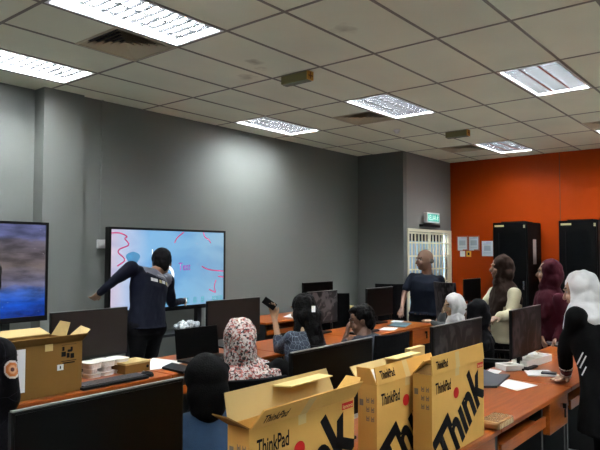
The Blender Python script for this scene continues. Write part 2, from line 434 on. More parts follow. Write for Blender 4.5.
for a, c_ in (((.455, .135), (.44, .10)), ((.44, .10), (.47, .08)), ((.47, .08), (.46, .05)), ((.44, .10), (.41, .07)), ((.455, .13), (.485, .11)), ((.455, .13), (.425, .12))):
    cap(bb, (a[0], -.007, a[1]), .006, (c_[0], -.007, c_[1]), .005, 6, 2)
merge(bm, bb); obj('lettering', bm, sw, t)
t.scale = (.86, .86, .86)
tag(obj('door_closer', box(B(), (9.68, 5.14, 2.075), (10.35, 5.218, 2.12)), black_p, bevel=.004), 'black bar between the grille door and the exit sign', 'door closer')

# posters on the orange wall
def sheet(name, y0, y1, z0, z1, m, lab, cat, marks=(), grp=None, border=None):
    t = thing(name, lab, cat, (X1-.002, y1, z0), group=grp)
    w, h = abs(y0-y1), z1-z0
    obj('sheet', box(B(), (-.006, 0, 0), (0, w, h)), m, t)
    if border: 
        bm = B()
        for (a, c_, e, f) in ((0, w, h-.02, h), (0, .015, 0, h), (w-.015, w, 0, h), (0, .1, 0, .02)): box(bm, (-.009, a, e), (-.006, c_, f))
        obj('border', bm, border, t)
    if marks:
        bm = B()
        for (a, c_, e, f) in marks: box(bm, (-.008, a*w, e*h), (-.006, c_*w, f*h))
        obj('print', bm, mat('pale_blue_print', (.35, .42, .50), .7), t)
    return t
pw = mat('plastic_sleeve_paper', (.62, .68, .74), .25)
mk = [(.2, .8, .35, .7), (.15, .85, .78, .82), (.15, .6, .86, .9), (.2, .8, .2, .23)]
bd = mat('brown_border', (.38, .12, .08), .5)
sheet('notice_sheet', 5.09, 4.875, 1.655, 1.93, pw, 'white notice in a sleeve on the orange wall, nearest to the grille door', 'notice', mk, 'notices on the orange wall', bd)
sheet('notice_sheet', 4.86, 4.65, 1.655, 1.93, pw, 'white notice in a sleeve, middle one of the three on the orange wall', 'notice', mk, 'notices on the orange wall', bd)
sheet('notice_sheet', 4.595, 4.385, 1.55, 1.83, pw, 'lower white notice beside the server cabinet on the orange wall', 'notice', mk, 'notices on the orange wall')
sheet('sticker', 5.03, 4.93, 1.54, 1.645, white_p, 'small white square sticker below the notices on the orange wall', 'sticker')
yl = mat('yellow_sticker', (.75, .42, .03), .5)
s_ = sheet('sticker', 4.905, 4.81, 1.535, 1.645, yl, 'small yellow square sticker below the notices on the orange wall', 'sticker')
bm = B(); box(bm, (-.009, .03, .03), (-.006, .065, .08)); obj('print', bm, ink, s_)

# ------------------------------------------------------------------ server cabinets
def rack(y0, lab):
    t = thing('server_cabinet', lab, 'server cabinet', (10.22, y0, 0), group='server cabinets against the orange wall')
    Wd, D, H = .59, .70, 2.13
    rm = mat('rack_black', (.002, .0022, .0024), .6, spec=.12)
    bm = B(); box(bm, (.02, 0, .08), (D, Wd, H)); box(bm, (.06, .04, 0), (D-.04, Wd-.04, .08)); obj('body', bm, rm, t, bevel=.006)
    bm = B(); box(bm, (0, .02, .10), (.018, .11, H-.03)); box(bm, (0, Wd-.11, .10), (.018, Wd-.02, H-.03)); box(bm, (0, .11, .10), (.018, Wd-.11, .20)); box(bm, (0, .11, H-.17), (.018, Wd-.11, H-.03))
    dr = obj('door', bm, rm, t)
    obj('door_glass', box(B(), (.006, .11, .20), (.012, Wd-.11, H-.17)), mat('rack_glass', (.001, .0015, .002), .45, spec=.12), dr)
    obj('lock', box(B(), (-.012, .05, 1.0), (0, .075, 1.14)), chrome, dr, bevel=.003)
    obj('top_label', box(B(), (-.003, Wd-.20, H-.075), (0, Wd-.04, H-.045)), mat('yellow_label', (.75, .70, .35), .5), t)
    obj('round_label', box(B(), (-.003, .03, H-.10), (0, .06, H-.05)), mat('gold_label', (.55, .5, .3), .5), t)
    obj('side_label', box(B(), (.28, -.004, 1.42), (.44, -.001, 1.84)), mat('grey_label', (.45, .42, .42), .5), t)
    obj('top_vent', box(B(), (.15, .10, H), (.6, Wd-.1, H+.02)), rm, t)
rack(3.51, 'tall black server cabinet behind the brown-hijab woman, left of the two')
rack(2.42, 'tall black server cabinet at the right edge of the photo')

# ------------------------------------------------------------------ interactive displays
def display(x0, z0, y, w, h, lab, scr, grp='wall-side interactive displays'):
    t = thing('interactive_display', lab, 'display', (x0+w/2, y, 0), group=grp)
    bm = B(); hw = w/2
    box(bm, (-hw, -.03, z0), (-hw+.025, .05, z0+h)); box(bm, (hw-.025, -.03, z0), (hw, .05, z0+h)); box(bm, (-hw+.025, -.03, z0+h-.025), (hw-.025, .05, z0+h)); box(bm, (-hw+.025, -.03, z0), (hw-.025, .05, z0+.05))
    box(bm, (-hw+.025, -.005, z0+.05), (hw-.025, .05, z0+h-.025))
    obj('bezel', bm, black_p, t)
    obj('screen', box(B(), (-hw+.025, -.02, z0+.05), (hw-.025, -.006, z0+h-.025)), scr, t)
    for s in (-1, 1): obj('post', box(B(), (s*.50-.035, .055, .06), (s*.50+.035, .115, z0+h*.8)), dark_metal, t)
    obj('mount', box(B(), (-.6, .05, z0+h*.35), (.6, .056, z0+h*.65)), dark_metal, t)
    obj('shelf', box(B(), (-.55, -.26, .66), (.55, .115, .69)), dark_metal, t)
    for s in (-1, 1):
        fo = obj('foot', box(B(), (s*.50-.04, -.40, .05), (s*.50+.04, .18, .10)), dark_metal, t)
        for yy in (-.36, .14): bm = B(); cyl(bm, (s*.50-.02, yy, .03), (s*.50+.02, yy, .03), .03); obj('caster', bm, black_p, fo)
    return t
# screens
s1 = mat('space_wallpaper', (.01, .01, .01), .2); nt, b = base(s1)
tc = nt.nodes.new('ShaderNodeTexCoord'); sp = nt.nodes.new('ShaderNodeSeparateXYZ'); nt.links.new(tc.outputs['Generated'], sp.inputs[0])
n = tex(nt, 'Noise', 4., 'Generated', (1.2, 1, 1.5), Detail=6., Distortion=.4)
ma = nt.nodes.new('ShaderNodeMath'); ma.operation = 'MULTIPLY_ADD'; ma.inputs[1].default_value = .28; nt.links.new(n.outputs['Fac'], ma.inputs[0]); nt.links.new(sp.outputs['Z'], ma.inputs[2])
r = ramp(nt, ma.outputs['Value'], [(.12, (.002, .03, .28)), (.30, (.004, .075, .52)), (.42, (.04, .11, .42)), (.50, (.12, .12, .20)), (.70, (.12, .095, .09)), (.95, (.11, .095, .13)), (1.0, (.10, .11, .24))])
r.location = (0, 0)
vo = tex(nt, 'Voronoi', 16., 'Generated', (1.6, 1, 1)); rs = ramp(nt, vo.outputs['Distance'], [(.0, (.9, .9, .95)), (.06, (0, 0, 0))])
n2 = tex(nt, 'Noise', 7., 'Generated', (.8, 1, 1.5), Detail=5.); r2 = ramp(nt, n2.outputs['Fac'], [(.38, (.35, .35, .35)), (.65, (1.5, 1.5, 1.5))])
mx = nt.nodes.new('ShaderNodeMix'); mx.data_type = 'RGBA'; mx.blend_type = 'MULTIPLY'; mx.inputs[0].default_value = .8; nt.links.new(r.outputs['Color'], mx.inputs[6]); nt.links.new(r2.outputs['Color'], mx.inputs[7])
# glow at lower left of the visible half
dd = nt.nodes.new('ShaderNodeVectorMath'); dd.operation = 'DISTANCE'; dd.inputs[1].default_value = (.66, .5, .50); nt.links.new(tc.outputs['Generated'], dd.inputs[0])
rg = ramp(nt, dd.outputs['Value'], [(.02, (.55, .50, .52)), (.30, (.0, .0, .0))])
ad = nt.nodes.new('ShaderNodeMix'); ad.data_type = 'RGBA'; ad.blend_type = 'ADD'; ad.inputs[0].default_value = 1; nt.links.new(mx.outputs[2], ad.inputs[6]); nt.links.new(rs.outputs['Color'], ad.inputs[7])
ad2 = nt.nodes.new('ShaderNodeMix'); ad2.data_type = 'RGBA'; ad2.blend_type = 'ADD'; ad2.inputs[0].default_value = 1; nt.links.new(ad.outputs[2], ad2.inputs[6]); nt.links.new(rg.outputs['Color'], ad2.inputs[7])
nt.links.new(ad2.outputs[2], b.inputs['Emission Color']); b.inputs['Emission Strength'].default_value = .39
s2 = mat('whiteboard_wallpaper', (.01, .01, .01), .2); nt, b = base(s2)
tc = nt.nodes.new('ShaderNodeTexCoord'); sp = nt.nodes.new('ShaderNodeSeparateXYZ'); nt.links.new(tc.outputs['Generated'], sp.inputs[0])
n = tex(nt, 'Noise', 2.6, 'Generated', (1, 1, 1.2), Detail=2., Distortion=.5)
r = ramp(nt, sp.outputs['X'], [(0, (.60, .52, .66)), (.10, (.48, .56, .76)), (.3, (.20, .44, .74)), (.6, (.19, .43, .70)), (1, (.26, .45, .62))])
r2 = ramp(nt, n.outputs['Fac'], [(.38, (.85, .9, .97)), (.6, (1.15, 1.1, 1.05))])
mx = nt.nodes.new('ShaderNodeMix'); mx.data_type = 'RGBA'; mx.blend_type = 'MULTIPLY'; mx.inputs[0].default_value = 1; nt.links.new(r.outputs['Color'], mx.inputs[6]); nt.links.new(r2.outputs['Color'], mx.inputs[7])
nt.links.new(mx.outputs[2], b.inputs['Emission Color']); b.inputs['Emission Strength'].default_value = .39
TY = 5.80
tv1 = display(1.36, .945, TY, 1.70+.03, .965, 'large display on the left showing a blue starry space wallpaper', s1)
pa, pb = W(108, 228, y=TY), W(224, 231, y=TY)
tv2 = display(pa.x, .925, TY, pb.x-pa.x, .968, 'large light-blue display the presenter writes on, with red scribbles', s2)
SY = TY-.0225
pinkm = mat('pink_stroke', (.3, .02, .1), .5, emit=(.46, .02, .11), estr=0.360)
purple = mat('purple_text', (.2, .02, .2), .5, emit=(.25, .02, .30), estr=0.360)
whitem = mat('white_glow', (.5, .5, .5), .5, emit=(.92, .95, 1), estr=0.450)
cyanm = mat('teal_tiles', (.0, .1, .1), .5, emit=(.08, .36, .42), estr=0.360)
deepb = mat('deep_blue_shape', (.0, .1, .2), .5, emit=(.12, .33, .58), estr=0.270)
def addto(bm, nm, m): o = obj(nm, shift(bm, V(tv2.location)), m, tv2); return o
def strokes(lists, w):
    bm = B()
    for L, k, ox, oy in lists: merge(bm, ribbon(smoothline([W(ox+a/k, oy+c_/k, y=SY) for a, c_ in L]), w, SY))
    return bm
for st_ in [([(85, 112), (160, 110), (205, 125), (232, 145), (212, 160), (244, 198), (235, 222), (168, 250), (158, 282), (198, 318), (210, 350), (148, 395)], 8.571, 100, 220),
 ([(205, 105), (150, 150), (125, 197)], 8.571, 160, 220), ([(372, 105), (385, 145), (420, 170), (434, 198)], 8.571, 160, 220), ([(358, 396), (420, 425), (545, 438)], 8.571, 160, 220),
 ([(510, 262), (503, 288), (508, 308), (484, 297)], 3.75, 80, 210), ([(518, 248), (541, 252)], 3.75, 80, 210)]: addto(strokes([st_], .014), 'pen_stroke', pinkm)
p0 = W(178.5, 270.5, y=SY); p1 = W(190.5, 270.5, y=SY); zt = W(178.5, 262.8, y=SY).z
addto(xz(fit_text('Test', 0, 0, p1.x-p0.x, zt-p0.z, .004), p0), 'writing', purple)
p0 = W(152, 258, y=SY); addto(xz(fit_text('Hi', 0, 0, .10, .10), p0), 'heading', whitem)
bm = B(); c0 = W(166.5, 275, y=SY-.001)
ro = [bm.verts.new(c0+V((math.cos(a)*.115, 0, math.sin(a)*.115))) for a in [2*PI*i/32 for i in range(32)]]; ri = [bm.verts.new(c0+V((math.cos(a)*.075, 0, math.sin(a)*.075))) for a in [2*PI*i/32 for i in range(32)]]
bridge(bm, ro, ri); addto(bm, 'white_ring', whitem)
x = W(165, 305, y=SY).x
while x < pb.x-.09:
    if random.random() > .12:
        z = 1.0; bm = B()
        for (a, c_, e, f) in ((0, .045, .052, .062), (0, .045, 0, .01), (0, .01, 0, .062), (.037, .046, 0, .062), (.0, .045, .026, .034)): quad(bm, [(x+a, SY, z+e), (x+c_, SY, z+e), (x+c_, SY, z+f), (x+a, SY, z+f)])
        addto(bm, 'icon', cyanm)
    x += .062
bm = B()
for (cx, cz, rx, rz) in ((133, 258, .09, .07),):
    c0 = W(cx, cz, y=SY+.001); bm.faces.new([bm.verts.new(c0+V((math.cos(a)*rx*(1+.15*math.sin(3*a)), 0, math.sin(a)*rz))) for a in [2*PI*i/24 for i in range(24)]])
addto(bm, 'blue_shapes', deepb)
# plastic bag on the display shelf
bm = B(); c0 = W(188, 322, y=TY-.12)
for k in range(9): ell(bm, c0+V((random.uniform(-.13, .13), random.uniform(-.05, .05), random.uniform(-.02, .02))), .06, .05, .035)
bb = remesh(bm, .008, 1, .02, 22.)
mz = min(v.co.z for v in bb.verts); [setattr(v.co, 'z', v.co.z-mz+.692) for v in bb.verts]
tag(obj('plastic_bag', bb, bag_m), 'crumpled clear plastic bag on the shelf under the presenter\'s display', 'plastic bag')

# ------------------------------------------------------------------ desks
def make_desk():
    t = thing('computer_desk', 'x', 'desk'); L, D, H = 1.196, .66, .75
    obj('desktop', box(B(), (0, 0, H-.028), (L, D, H)), wood, t, bevel=.006)
    for xx in (0.015, L-.045): obj('side_leg', box(B(), (xx, .04, 0), (xx+.03, D-.04, H-.028)), dark_metal, t)
    obj('inner_leg', box(B(), (L-.45, .05, 0), (L-.42, .12, H-.028)), dark_metal, t)
    obj('modesty_panel', box(B(), (.045, D-.08, .25), (L-.045, D-.06, H-.028)), dark_metal, t)
    bm = B(); box(bm, (.05, .03, .60), (L-.46, .46, .615)); box(bm, (.05, .02, .59), (L-.46, .035, .65)); kt = obj('keyboard_tray', bm, wood, t)
    obj('rail', box(B(), (.045, .08, .64), (.06, .45, .66)), dark_metal, kt)
    dr = obj('drawer', box(B(), (L-.41, .012, .53), (L-.05, .46, .718)), wood, t, bevel=.003)
    bm = B(); cyl(bm, (L-.20, .012, .672), (L-.20, -.004, .672), .012); obj('lock', bm, chrome, dr)
    bm = B(); box(bm, (L-.206, -.024, .655), (L-.194, -.004, .685)); box(bm, (L-.206, -.02, .60), (L-.19, -.012, .652)); obj('key', bm, black_p, dr)
    return t
dp = make_desk(); used = False
DESKS = [(-.60, 1.17, 'computer desk at the near left below the picture', 0), (.60, 1.17, 'desk under the nearest black monitor at bottom left', 0), (1.80, 1.17, 'cherry desk the monitor cartons stand on', 0), (3.0, 1.17, 'cherry desk with papers and open pulp tray beside the last carton', 0),
 (4.2, 1.17, 'cherry desk the striped-sleeve woman leans on', 0), (5.4, 1.17, 'farthest desk of the near row, beside the maroon-hijab woman', 0),
 (1.6, 3.47, 'desk at left carrying the big open cardboard box and keyboard', 0), (2.8, 3.47, 'desk in front of the flower-hijab person', 0), (4.0, 3.47, 'desk in front of the woman holding up a phone', 0), (5.2, 3.47, 'cherry desk at which the white-hijab person rests an arm', 0),
 (5.55, 5.10, 'desk along the grey wall behind the raised phone', 0), (6.75, 5.10, 'desk along the grey wall behind the left pair of monitors', 0), (8.9, 3.75, 'small desk by the orange wall carrying a lone monitor', 0)]
for x, y, lab, rz in DESKS:
    o = copy_tree(dp) if used else dp; used = True
    o.location = (x, y, 0); o['label'] = lab; o['group'] = 'cherry laminate computer desks'
    if abs(x-5.2) < .01 and y > 3: o.scale = (1.38, 1, 1)

# ------------------------------------------------------------------ monitors
def monitor(xl, xr, y, ztop, lab, scr=screen_m, h=.345, rz=0., tilt=0., edge=True):
    w = xr-xl; t = thing('computer_monitor', lab, 'monitor', ((xl+xr)/2, y, .752), rz, 'black computer monitors')
    z1 = ztop-.752; z0 = z1-h
    M = Matrix.Translation((0, 0, z0)) @ Matrix.Rotation(tilt, 4, 'X') @ Matrix.Translation((0, 0, -z0))
    bm = B(); box(bm, (-w/2, 0, z0), (w/2, .022, z1), M); box(bm, (-w*.3, .022, z0+.05), (w*.3, .05, z1-.06), M); obj('housing', bm, black_p, t, bevel=.003)
    bm = B(); box(bm, (-w/2+.008, -.002, z0+.022), (w/2-.008, 0, z1-.008), M); obj('screen', bm, scr, t)
    if edge: bm = B(); box(bm, (-w/2, -.001, z1), (w/2, .012, z1+.004), M); obj('top_edge', bm, grey_edge, t)
    bm = B(); box(bm, (-.03, .05, .02), (.03, .075, z0+h*.6)); obj('stand_neck', bm, black_p, t, bevel=.004)
    bm = B(); box(bm, (-.11, -.04, 0), (.11, .13, .015)); obj('stand_base', bm, black_p, t, bevel=.004)
    return t
def mpx(px0, py0, px1, y, lab, **k):
    a, c_ = W(px0, py0, y=y), W(px1, py0, y=y); return monitor(a.x, c_.x, y, a.z, lab, **k)
monitor(.766, 1.338, 1.60, 1.20, 'nearest black monitor filling the bottom left corner')
monitor(1.97, 2.59, 1.66, 1.195, 'black monitor right behind the ThinkPad cartons')
monitor(3.12, 3.80, 1.60, 1.20, 'monitor with faint painted leafy grey reflection in front of the black-hijab person', scr=leaf_refl)
monitor(4.32, 4.95, 1.60, 1.205, 'monitor with faint painted leafy reflection below the cream-shirt woman', scr=leaf_refl)
monitor(2.13, 2.74, 3.93, 1.205, 'large dim monitor behind the open cardboard box and pulp cartons', scr=screen_semi)
monitor(3.60, 4.27, 4.00, 1.19, 'monitor with brownish reflections behind the flower hijab', scr=screen_semi)
monitor(4.97, 5.50, 3.98, 1.20, 'monitor with painted grey leafy reflection behind the long dark hair', scr=leaf_refl_bright)
monitor(6.12, 6.72, 4.00, 1.185, 'black monitor at the bald man\'s right hand')
pq = W(303, 283, y=5.45); pr = W(333, 282, y=5.45)
monitor(pq.x, pr.x, 5.45, pq.z, 'black monitor on the wall-side desk, above the leafy screen')
monitor(9.1, 9.75, 4.12, 1.19, 'lone black monitor in front of the orange wall')
# low dark screen on desk
pq = W(179, 331, y=3.80); pr = W(221, 326, y=3.80)
t = thing('laptop', 'low black laptop screen standing between two monitors, next to the presenter\'s legs', 'laptop', ((pq.x+pr.x)/2, 3.72, .752))
hw = (pr.x-pq.x)/2
obj('base', box(B(), (-hw, -.16, 0), (hw, .10, .018)), black_p, t, bevel=.003)
M = Matrix.Translation((0, .10, .018)) @ Matrix.Rotation(-.12, 4, 'X')
obj('lid', box(B(), (-hw, 0, 0), (hw, .008, .235), M), screen_m, t, bevel=.002)
bm = B()
for a in range(14):
    for c_ in range(4): box(bm, (-hw+.03+a*(2*hw-.06)/14, -.13+c_*.03, .018), (-hw+.026+(a+1)*(2*hw-.06)/14, -.105+c_*.03, .021))
obj('keys', bm, black_p, t)

# ------------------------------------------------------------------ ThinkPad cartons
def carton(x, y, lab, opened, w=.53, h=.36, d=.088):
    t = thing('monitor_carton', lab, 'cardboard box', (x, y, .751), group='open printed monitor cartons on the near desk')
    th = .005
    bm = B(); box(bm, (0, 0, 0), (w, th, h)); box(bm, (0, d-th, 0), (w, d, h)); box(bm, (0, th, 0), (th, d-th, h)); box(bm, (w-th, th, 0), (w, d-th, h)); box(bm, (th, th, 0), (w-th, d-th, th))
    obj('body', bm, card, t)
    bm = fit_text('Th\u0131nk', 0, 0, .53, .215, .04)
    # black diagonal logotype, cut by the carton's edges
    ang = math.radians(34); ca, sa = math.cos(ang), math.sin(ang)
    # top-left of T at (0.0, .075)
    for v in bm.verts:
        X, Y = v.co.x, v.co.y-.215; v.co.x = -.004+X*ca-Y*sa; v.co.y = .085+X*sa+Y*ca
    clip(bm, .002, w-.002, .002, h-.002)
    obj('big_logotype', xz(bm, (0, -.0012, 0)), ink, t)
    bm = B(); c0 = (.225, .252); bm.faces.new([bm.verts.new((c0[0]+math.cos(a)*.027, -.002, c0[1]+math.sin(a)*.024)) for a in [2*PI*i/24 for i in range(24)]]); obj('red_dot', bm, red_ink, t)
    obj('wordmark', xz(fit_text('ThinkPad', .03, h-.085, .145, .048, .02), (0, -.0012, 0)), ink, t)
    bm = B(); quad(bm, [(w-.075, -.0012, h-.035), (w-.008, -.0012, h-.035), (w-.008, -.0012, h-.012), (w-.075, -.0012, h-.012)]); rt_ = obj('red_tag', bm, red_ink, t)
    obj('tag_text', xz(fit_text('lenovo', w-.070, h-.031, .058, .014), (0, -.0022, 0)), manila, rt_)
    bm = B()
    for k in range(3):
        for q in range(2): 
            z = h-.07-.045*k*.8; yy = .012+q*.022
            for (a, c_, e, f) in ((0, .014, 0, .003), (0, .003, 0, .02), (.011, .014, 0, .02), (.004, .010, .006, .014)): quad(bm, [(-.0012, yy+a, z+e), (-.0012, yy+c_, z+e), (-.0012, yy+c_, z+f), (-.0012, yy+a, z+f)])
    quad(bm, [(-.0012, .062, h-.085), (-.0012, .080, h-.085), (-.0012, .080, h-.06), (-.0012, .062, h-.06)])
    obj('handling_marks', bm, grey_ink, t)
    def flap(nm, a, c_, vec, m, inset=.012):
        a, c_, vec = V(a), V(c_), V(vec); e = (c_-a).normalized(); nn = e.cross(vec).normalized()*.004
        q = [a, c_, c_+vec-e*inset, a+vec+e*inset]
        bm = B(); p = [bm.verts.new(v) for v in q]+[bm.verts.new(v+nn) for v in q]
        for f in ((0, 1, 2, 3), (7, 6, 5, 4), (0, 4, 5, 1), (1, 5, 6, 2), (2, 6, 7, 3), (3, 7, 4, 0)): bm.faces.new([p[i] for i in f])
        bmesh.ops.recalc_face_normals(bm, faces=bm.faces)
        return obj(nm, bm, m, t)
    if opened == 'a':
        fv = V((0, -.045, .062)); ff = flap('front_flap', (0, 0, h), (w, 0, h), fv, card)
        flap('back_flap', (0, d, h), (w, d, h), (0, .03, .085), card_in); 
        flap('side_flap', (0, 0, h), (0, d, h), (-.075, 0, .045), card_d); flap('side_flap', (w, 0, h), (w, d, h), (.06, 0, .055), card)
        flap('tuck_flap', (.22, d+.022, h+.075), (.47, d+.022, h+.075), (0, -.07, .004), manila)
    elif opened == 'b':
        fv = V((0, .022, .066)); ff = flap('front_flap', (0, 0, h), (w, 0, h), fv, card)
        flap('back_flap', (0, d, h), (w, d, h), (0, .05, .055), card_in)
        flap('side_flap', (0, 0, h), (0, d, h), (-.03, 0, .07), card)
        flap('tuck_flap', (.26, d+.04, h+.06), (.50, d+.04, h+.06), (0, -.06, .002), manila)
        bm = B(); n = 6
        for i in range(n): quad(bm, [(.01+.03*i, .012+.012*math.sin(i), h-.03), (.04+.03*i, .012+.012*math.sin(i+1), h-.03), (.05+.03*i, .07, h+.045), (.02+.03*i, .07, h+.045)])
        obj('foam_liner', bm, white_p, t)
    else:
        fv = V((0, .006, .075)); ff = flap('front_flap', (0, 0, h), (w, 0, h), fv, card, .002)
        flap('back_flap', (0, d, h), (w, d, h), (0, -.045, .055), card)
        flap('side_flap', (0, 0, h), (0, d, h), (.06, 0, .035), card_d); flap('side_flap', (w, 0, h), (w, d, h), (-.07, 0, .015), card)
    up = fv.normalized(); nrm = V((1, 0, 0)).cross(up)
    o_ = V((0, 0, h)) + nrm*(.0055)
    obj('flap_wordmark', xz(fit_text('ThinkPad', .035, .018, .11, .034, .02), o_, V((1, 0, 0)), up), ink, ff)
    bm = B()
    for q in ([V((.22, -.001, h-.035)), V((.26, -.001, h-.035)), V((.26, -.001, h)), V((.22, -.001, h))], [o_+V((.22, 0, 0)), o_+V((.26, 0, 0)), o_+V((.26, 0, 0))+up*.07, o_+V((.22, 0, 0))+up*.07]): quad(bm, q)
    obj('tape_strip', bm, tape, ff)
    return t
carton(1.275, 1.235, 'leftmost open ThinkPad carton, its flaps spread wide', 'a')
carton(2.05, 1.295, 'middle open ThinkPad carton with white liner showing', 'b', h=.346, w=.5)
carton(2.305, 1.19, 'rightmost ThinkPad carton with its whole diagonal logo in view', 'c')
# paper tab standing between the cartons
bm = B(); p = W(421, 350, y=1.50); q = W(441, 356, y=1.50)
t = tag(obj('paper_wrap', box(B(), (2.56, 1.43, .752), (2.70, 1.46, 1.165)), card_in), 'pale upright cardboard insert behind the rightmost carton', 'cardboard insert')
bm.free()

# big brown box on the left
t = thing('cardboard_box', 'big brown open cardboard box on the left desk with a white delivery note', 'cardboard box', (1.52, 3.52, .751))
w, h, d = .60, .315, .40; th = .006
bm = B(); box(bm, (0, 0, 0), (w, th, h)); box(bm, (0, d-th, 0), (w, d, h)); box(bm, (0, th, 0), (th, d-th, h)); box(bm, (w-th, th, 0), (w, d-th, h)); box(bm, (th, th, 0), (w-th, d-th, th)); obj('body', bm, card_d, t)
def slab(nm, pts, m, par, th=.005):
    bm = B(); pts = [V(p) for p in pts]; nn = (pts[1]-pts[0]).cross(pts[2]-pts[1]).normalized()*th
    a = [bm.verts.new(p) for p in pts]; c_ = [bm.verts.new(p+nn) for p in pts]; bm.faces.new(a); bm.faces.new(c_[::-1])
    for i in range(len(a)): j = (i+1) % len(a); bm.faces.new((a[i], a[j], c_[j], c_[i]))
    bmesh.ops.recalc_face_normals(bm, faces=bm.faces); return obj(nm, bm, m, par)
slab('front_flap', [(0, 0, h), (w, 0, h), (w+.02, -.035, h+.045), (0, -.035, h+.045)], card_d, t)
slab('back_flap', [(0, d, h), (w, d, h), (w-.02, d+.10, h+.035), (.02, d+.10, h+.035)], card_in, t)
slab('side_flap', [(w, .02, h), (w, d*.45, h), (w+.085, d*.40, h+.07), (w+.085, .05, h+.055)], card_in, t)
slab('side_flap', [(w, d*.5, h), (w, d-.02, h), (w+.05, d-.04, h+.09), (w+.04, d*.55, h+.09)], card_in, t)
obj('inner_divider', box(B(), (.05, .2, .1), (w-.08, .21, h-.005)), card_in, t)
obj('tape_strip', box(B(), (w-.245, -.0015, h-.045), (w-.195, 0, h)), tape, t)
o = obj('delivery_note', box(B(), (.02, -.003, .05), (.235, 0, .30)), paper, t)
bm = B()
for zz in (.27, .24, .225, .19, .15, .13, .09): quad(bm, [(.12, -.004, zz), (.19, -.004, zz), (.19, -.004, zz+.005), (.12, -.004, zz+.005)])
obj('print', bm, grey_ink, o)
bm = B(); 
for (a, c_, e, f) in ((.0, .03, .03, .06), (.005, .02, .065, .09), (.035, .055, .02, .05), (.04, .07, .055, .07), (.06, .085, .015, .045), (.06, .075, .06, .085), (.0, .10, .0, .004), (.0, .10, .10, .102), (.01, .09, -.014, -.006)):
    quad(bm, [(w-.14+a, -.0015, .195+e), (w-.14+c_, -.0015, .195+e), (w-.14+c_, -.0015, .195+f), (w-.14+a, -.0015, .195+f)])
obj('care_symbols', bm, ink, t)
o = obj('label_sticker', box(B(), (w-.165, -.002, .145), (w-.125, 0, .18)), paper, t)
bm = B(); quad(bm, [(w-.150, -.003, .153), (w-.142, -.003, .153), (w-.142, -.003, .172), (w-.150, -.003, .172)]); obj('print', bm, ink, o)

# ------------------------------------------------------------------ small things on the left desk
def pulp_carton(p, rz, lab, name='pulp_carton'):
    t = thing(name, lab, 'moulded pulp packaging', p, rz, 'white moulded pulp cartons on the left desk'); t.scale = (1.1, 1.1, 1.35)
    bm = B()
    for z0, z1, s in ((0, .018, 1.), (.045, .075, 1.05)): loft(bm, [(V((0, 0, z0)), V((1, 0, 0)), V((0, 1, 0)), .045*s, .060*s), (V((0, 0, z1)), V((1, 0, 0)), V((0, 1, 0)), .050*s, .064*s)], 24, 4)
    o = obj('shell', bm, pulp, t, bevel=.004)
    bm = B(); loft(bm, [(V((0, 0, .018)), V((1, 0, 0)), V((0, 1, 0)), .030, .045), (V((0, 0, .045)), V((1, 0, 0)), V((0, 1, 0)), .034, .048)], 20, 3); obj('core', bm, pulp, t, smooth=False)
for px, py, lab in ((90, 376.5, 'white pulp carton nearest the brown box'), (103.5, 374, 'middle one of the three white pulp cartons'), (117.5, 371.5, 'white pulp carton nearest the small brown box')):
    pulp_carton(tuple(W(px, py, z=.752)), .1, lab)
def keyboard(p, rz, lab, w=.44):
    t = thing('keyboard', lab, 'keyboard', p, rz, 'black keyboards')
    obj('case', box(B(), (-w/2, -.07, 0), (w/2, .07, .018)), black_p, t, bevel=.004)
    bm = B()
    for a in range(20):
        for c_ in range(5): box(bm, (-w/2+.012+a*(w-.024)/20, -.06+c_*.025, .018), (-w/2+.009+(a+1)*(w-.024)/20, -.038+c_*.025, .025))
    obj('keys', bm, mat('key_black', (.03, .03, .032), .5), t)
keyboard((2.36, 3.555, .752), .0, 'black keyboard in front of the white pulp cartons', .50)
keyboard((5.55, 3.66, .752), .05, 'black keyboard beside the seated boy', .42)
t = thing('small_carton', 'small plain brown carton beside the pulp cartons', 'cardboard box', tuple(W(138, 372.5, z=.752)), .05)
obj('body', box(B(), (-.11, 0, 0), (.11, .16, .075)), card_d, t, bevel=.002)
obj('lid', box(B(), (-.112, -.002, .062), (.112, .162, .078)), card_in, t, bevel=.002)
bm = B(); cyl(bm, (.085, -.003, .035), (.085, .0, .035), .011); obj('finger_hole', bm, ink, t)
def mouse(p, rz, lab):
    t = thing('computer_mouse', lab, 'mouse', p, rz, 'black computer mice'); bm = B()
    loft(bm, [(V((0, 0, 0)), V((1, 0, 0)), V((0, 1, 0)), .030, .052), (V((0, 0, .015)), V((1, 0, 0)), V((0, 1, 0)), .031, .053), (V((0, -.005, .028)), V((1, 0, 0)), V((0, 1, 0)), .022, .038), (V((0, -.006, .033)), V((1, 0, 0)), V((0, 1, 0)), .008, .015)], 20, 2.2)
    obj('shell', bm, black_p, t, smooth=True); bm = B(); cyl(bm, (-.004, .03, .025), (.004, .03, .025), .010); obj('wheel', bm, grey_edge, t)
mouse(tuple(W(147, 376, z=.752)), .3, 'black mouse beside the small brown carton')
def flat(name, pts, z, th, m, lab, cat):
    bm = B(); a = [bm.verts.new((*p[:2], z)) for p in pts]; c_ = [bm.verts.new((*p[:2], z+th)) for p in pts]
    bm.faces.new(a[::-1]); bm.faces.new(c_)
    for i in range(len(a)): j = (i+1) % len(a); bm.faces.new((a[i], a[j], c_[j], c_[i]))
    bmesh.ops.recalc_face_normals(bm, faces=bm.faces)
    return tag(obj(name, bm, m), lab, cat)
def fpx(name, pix, th, m, lab, cat, z=.7515): return flat(name, [W(px, py, z=z) for px, py in pix], z, th, m, lab, cat)
fpx('paper_sheet', [(134, 372), (160, 369), (186, 362), (153, 358)], .002, paper, 'white sheet of paper beside the small brown carton', 'paper')
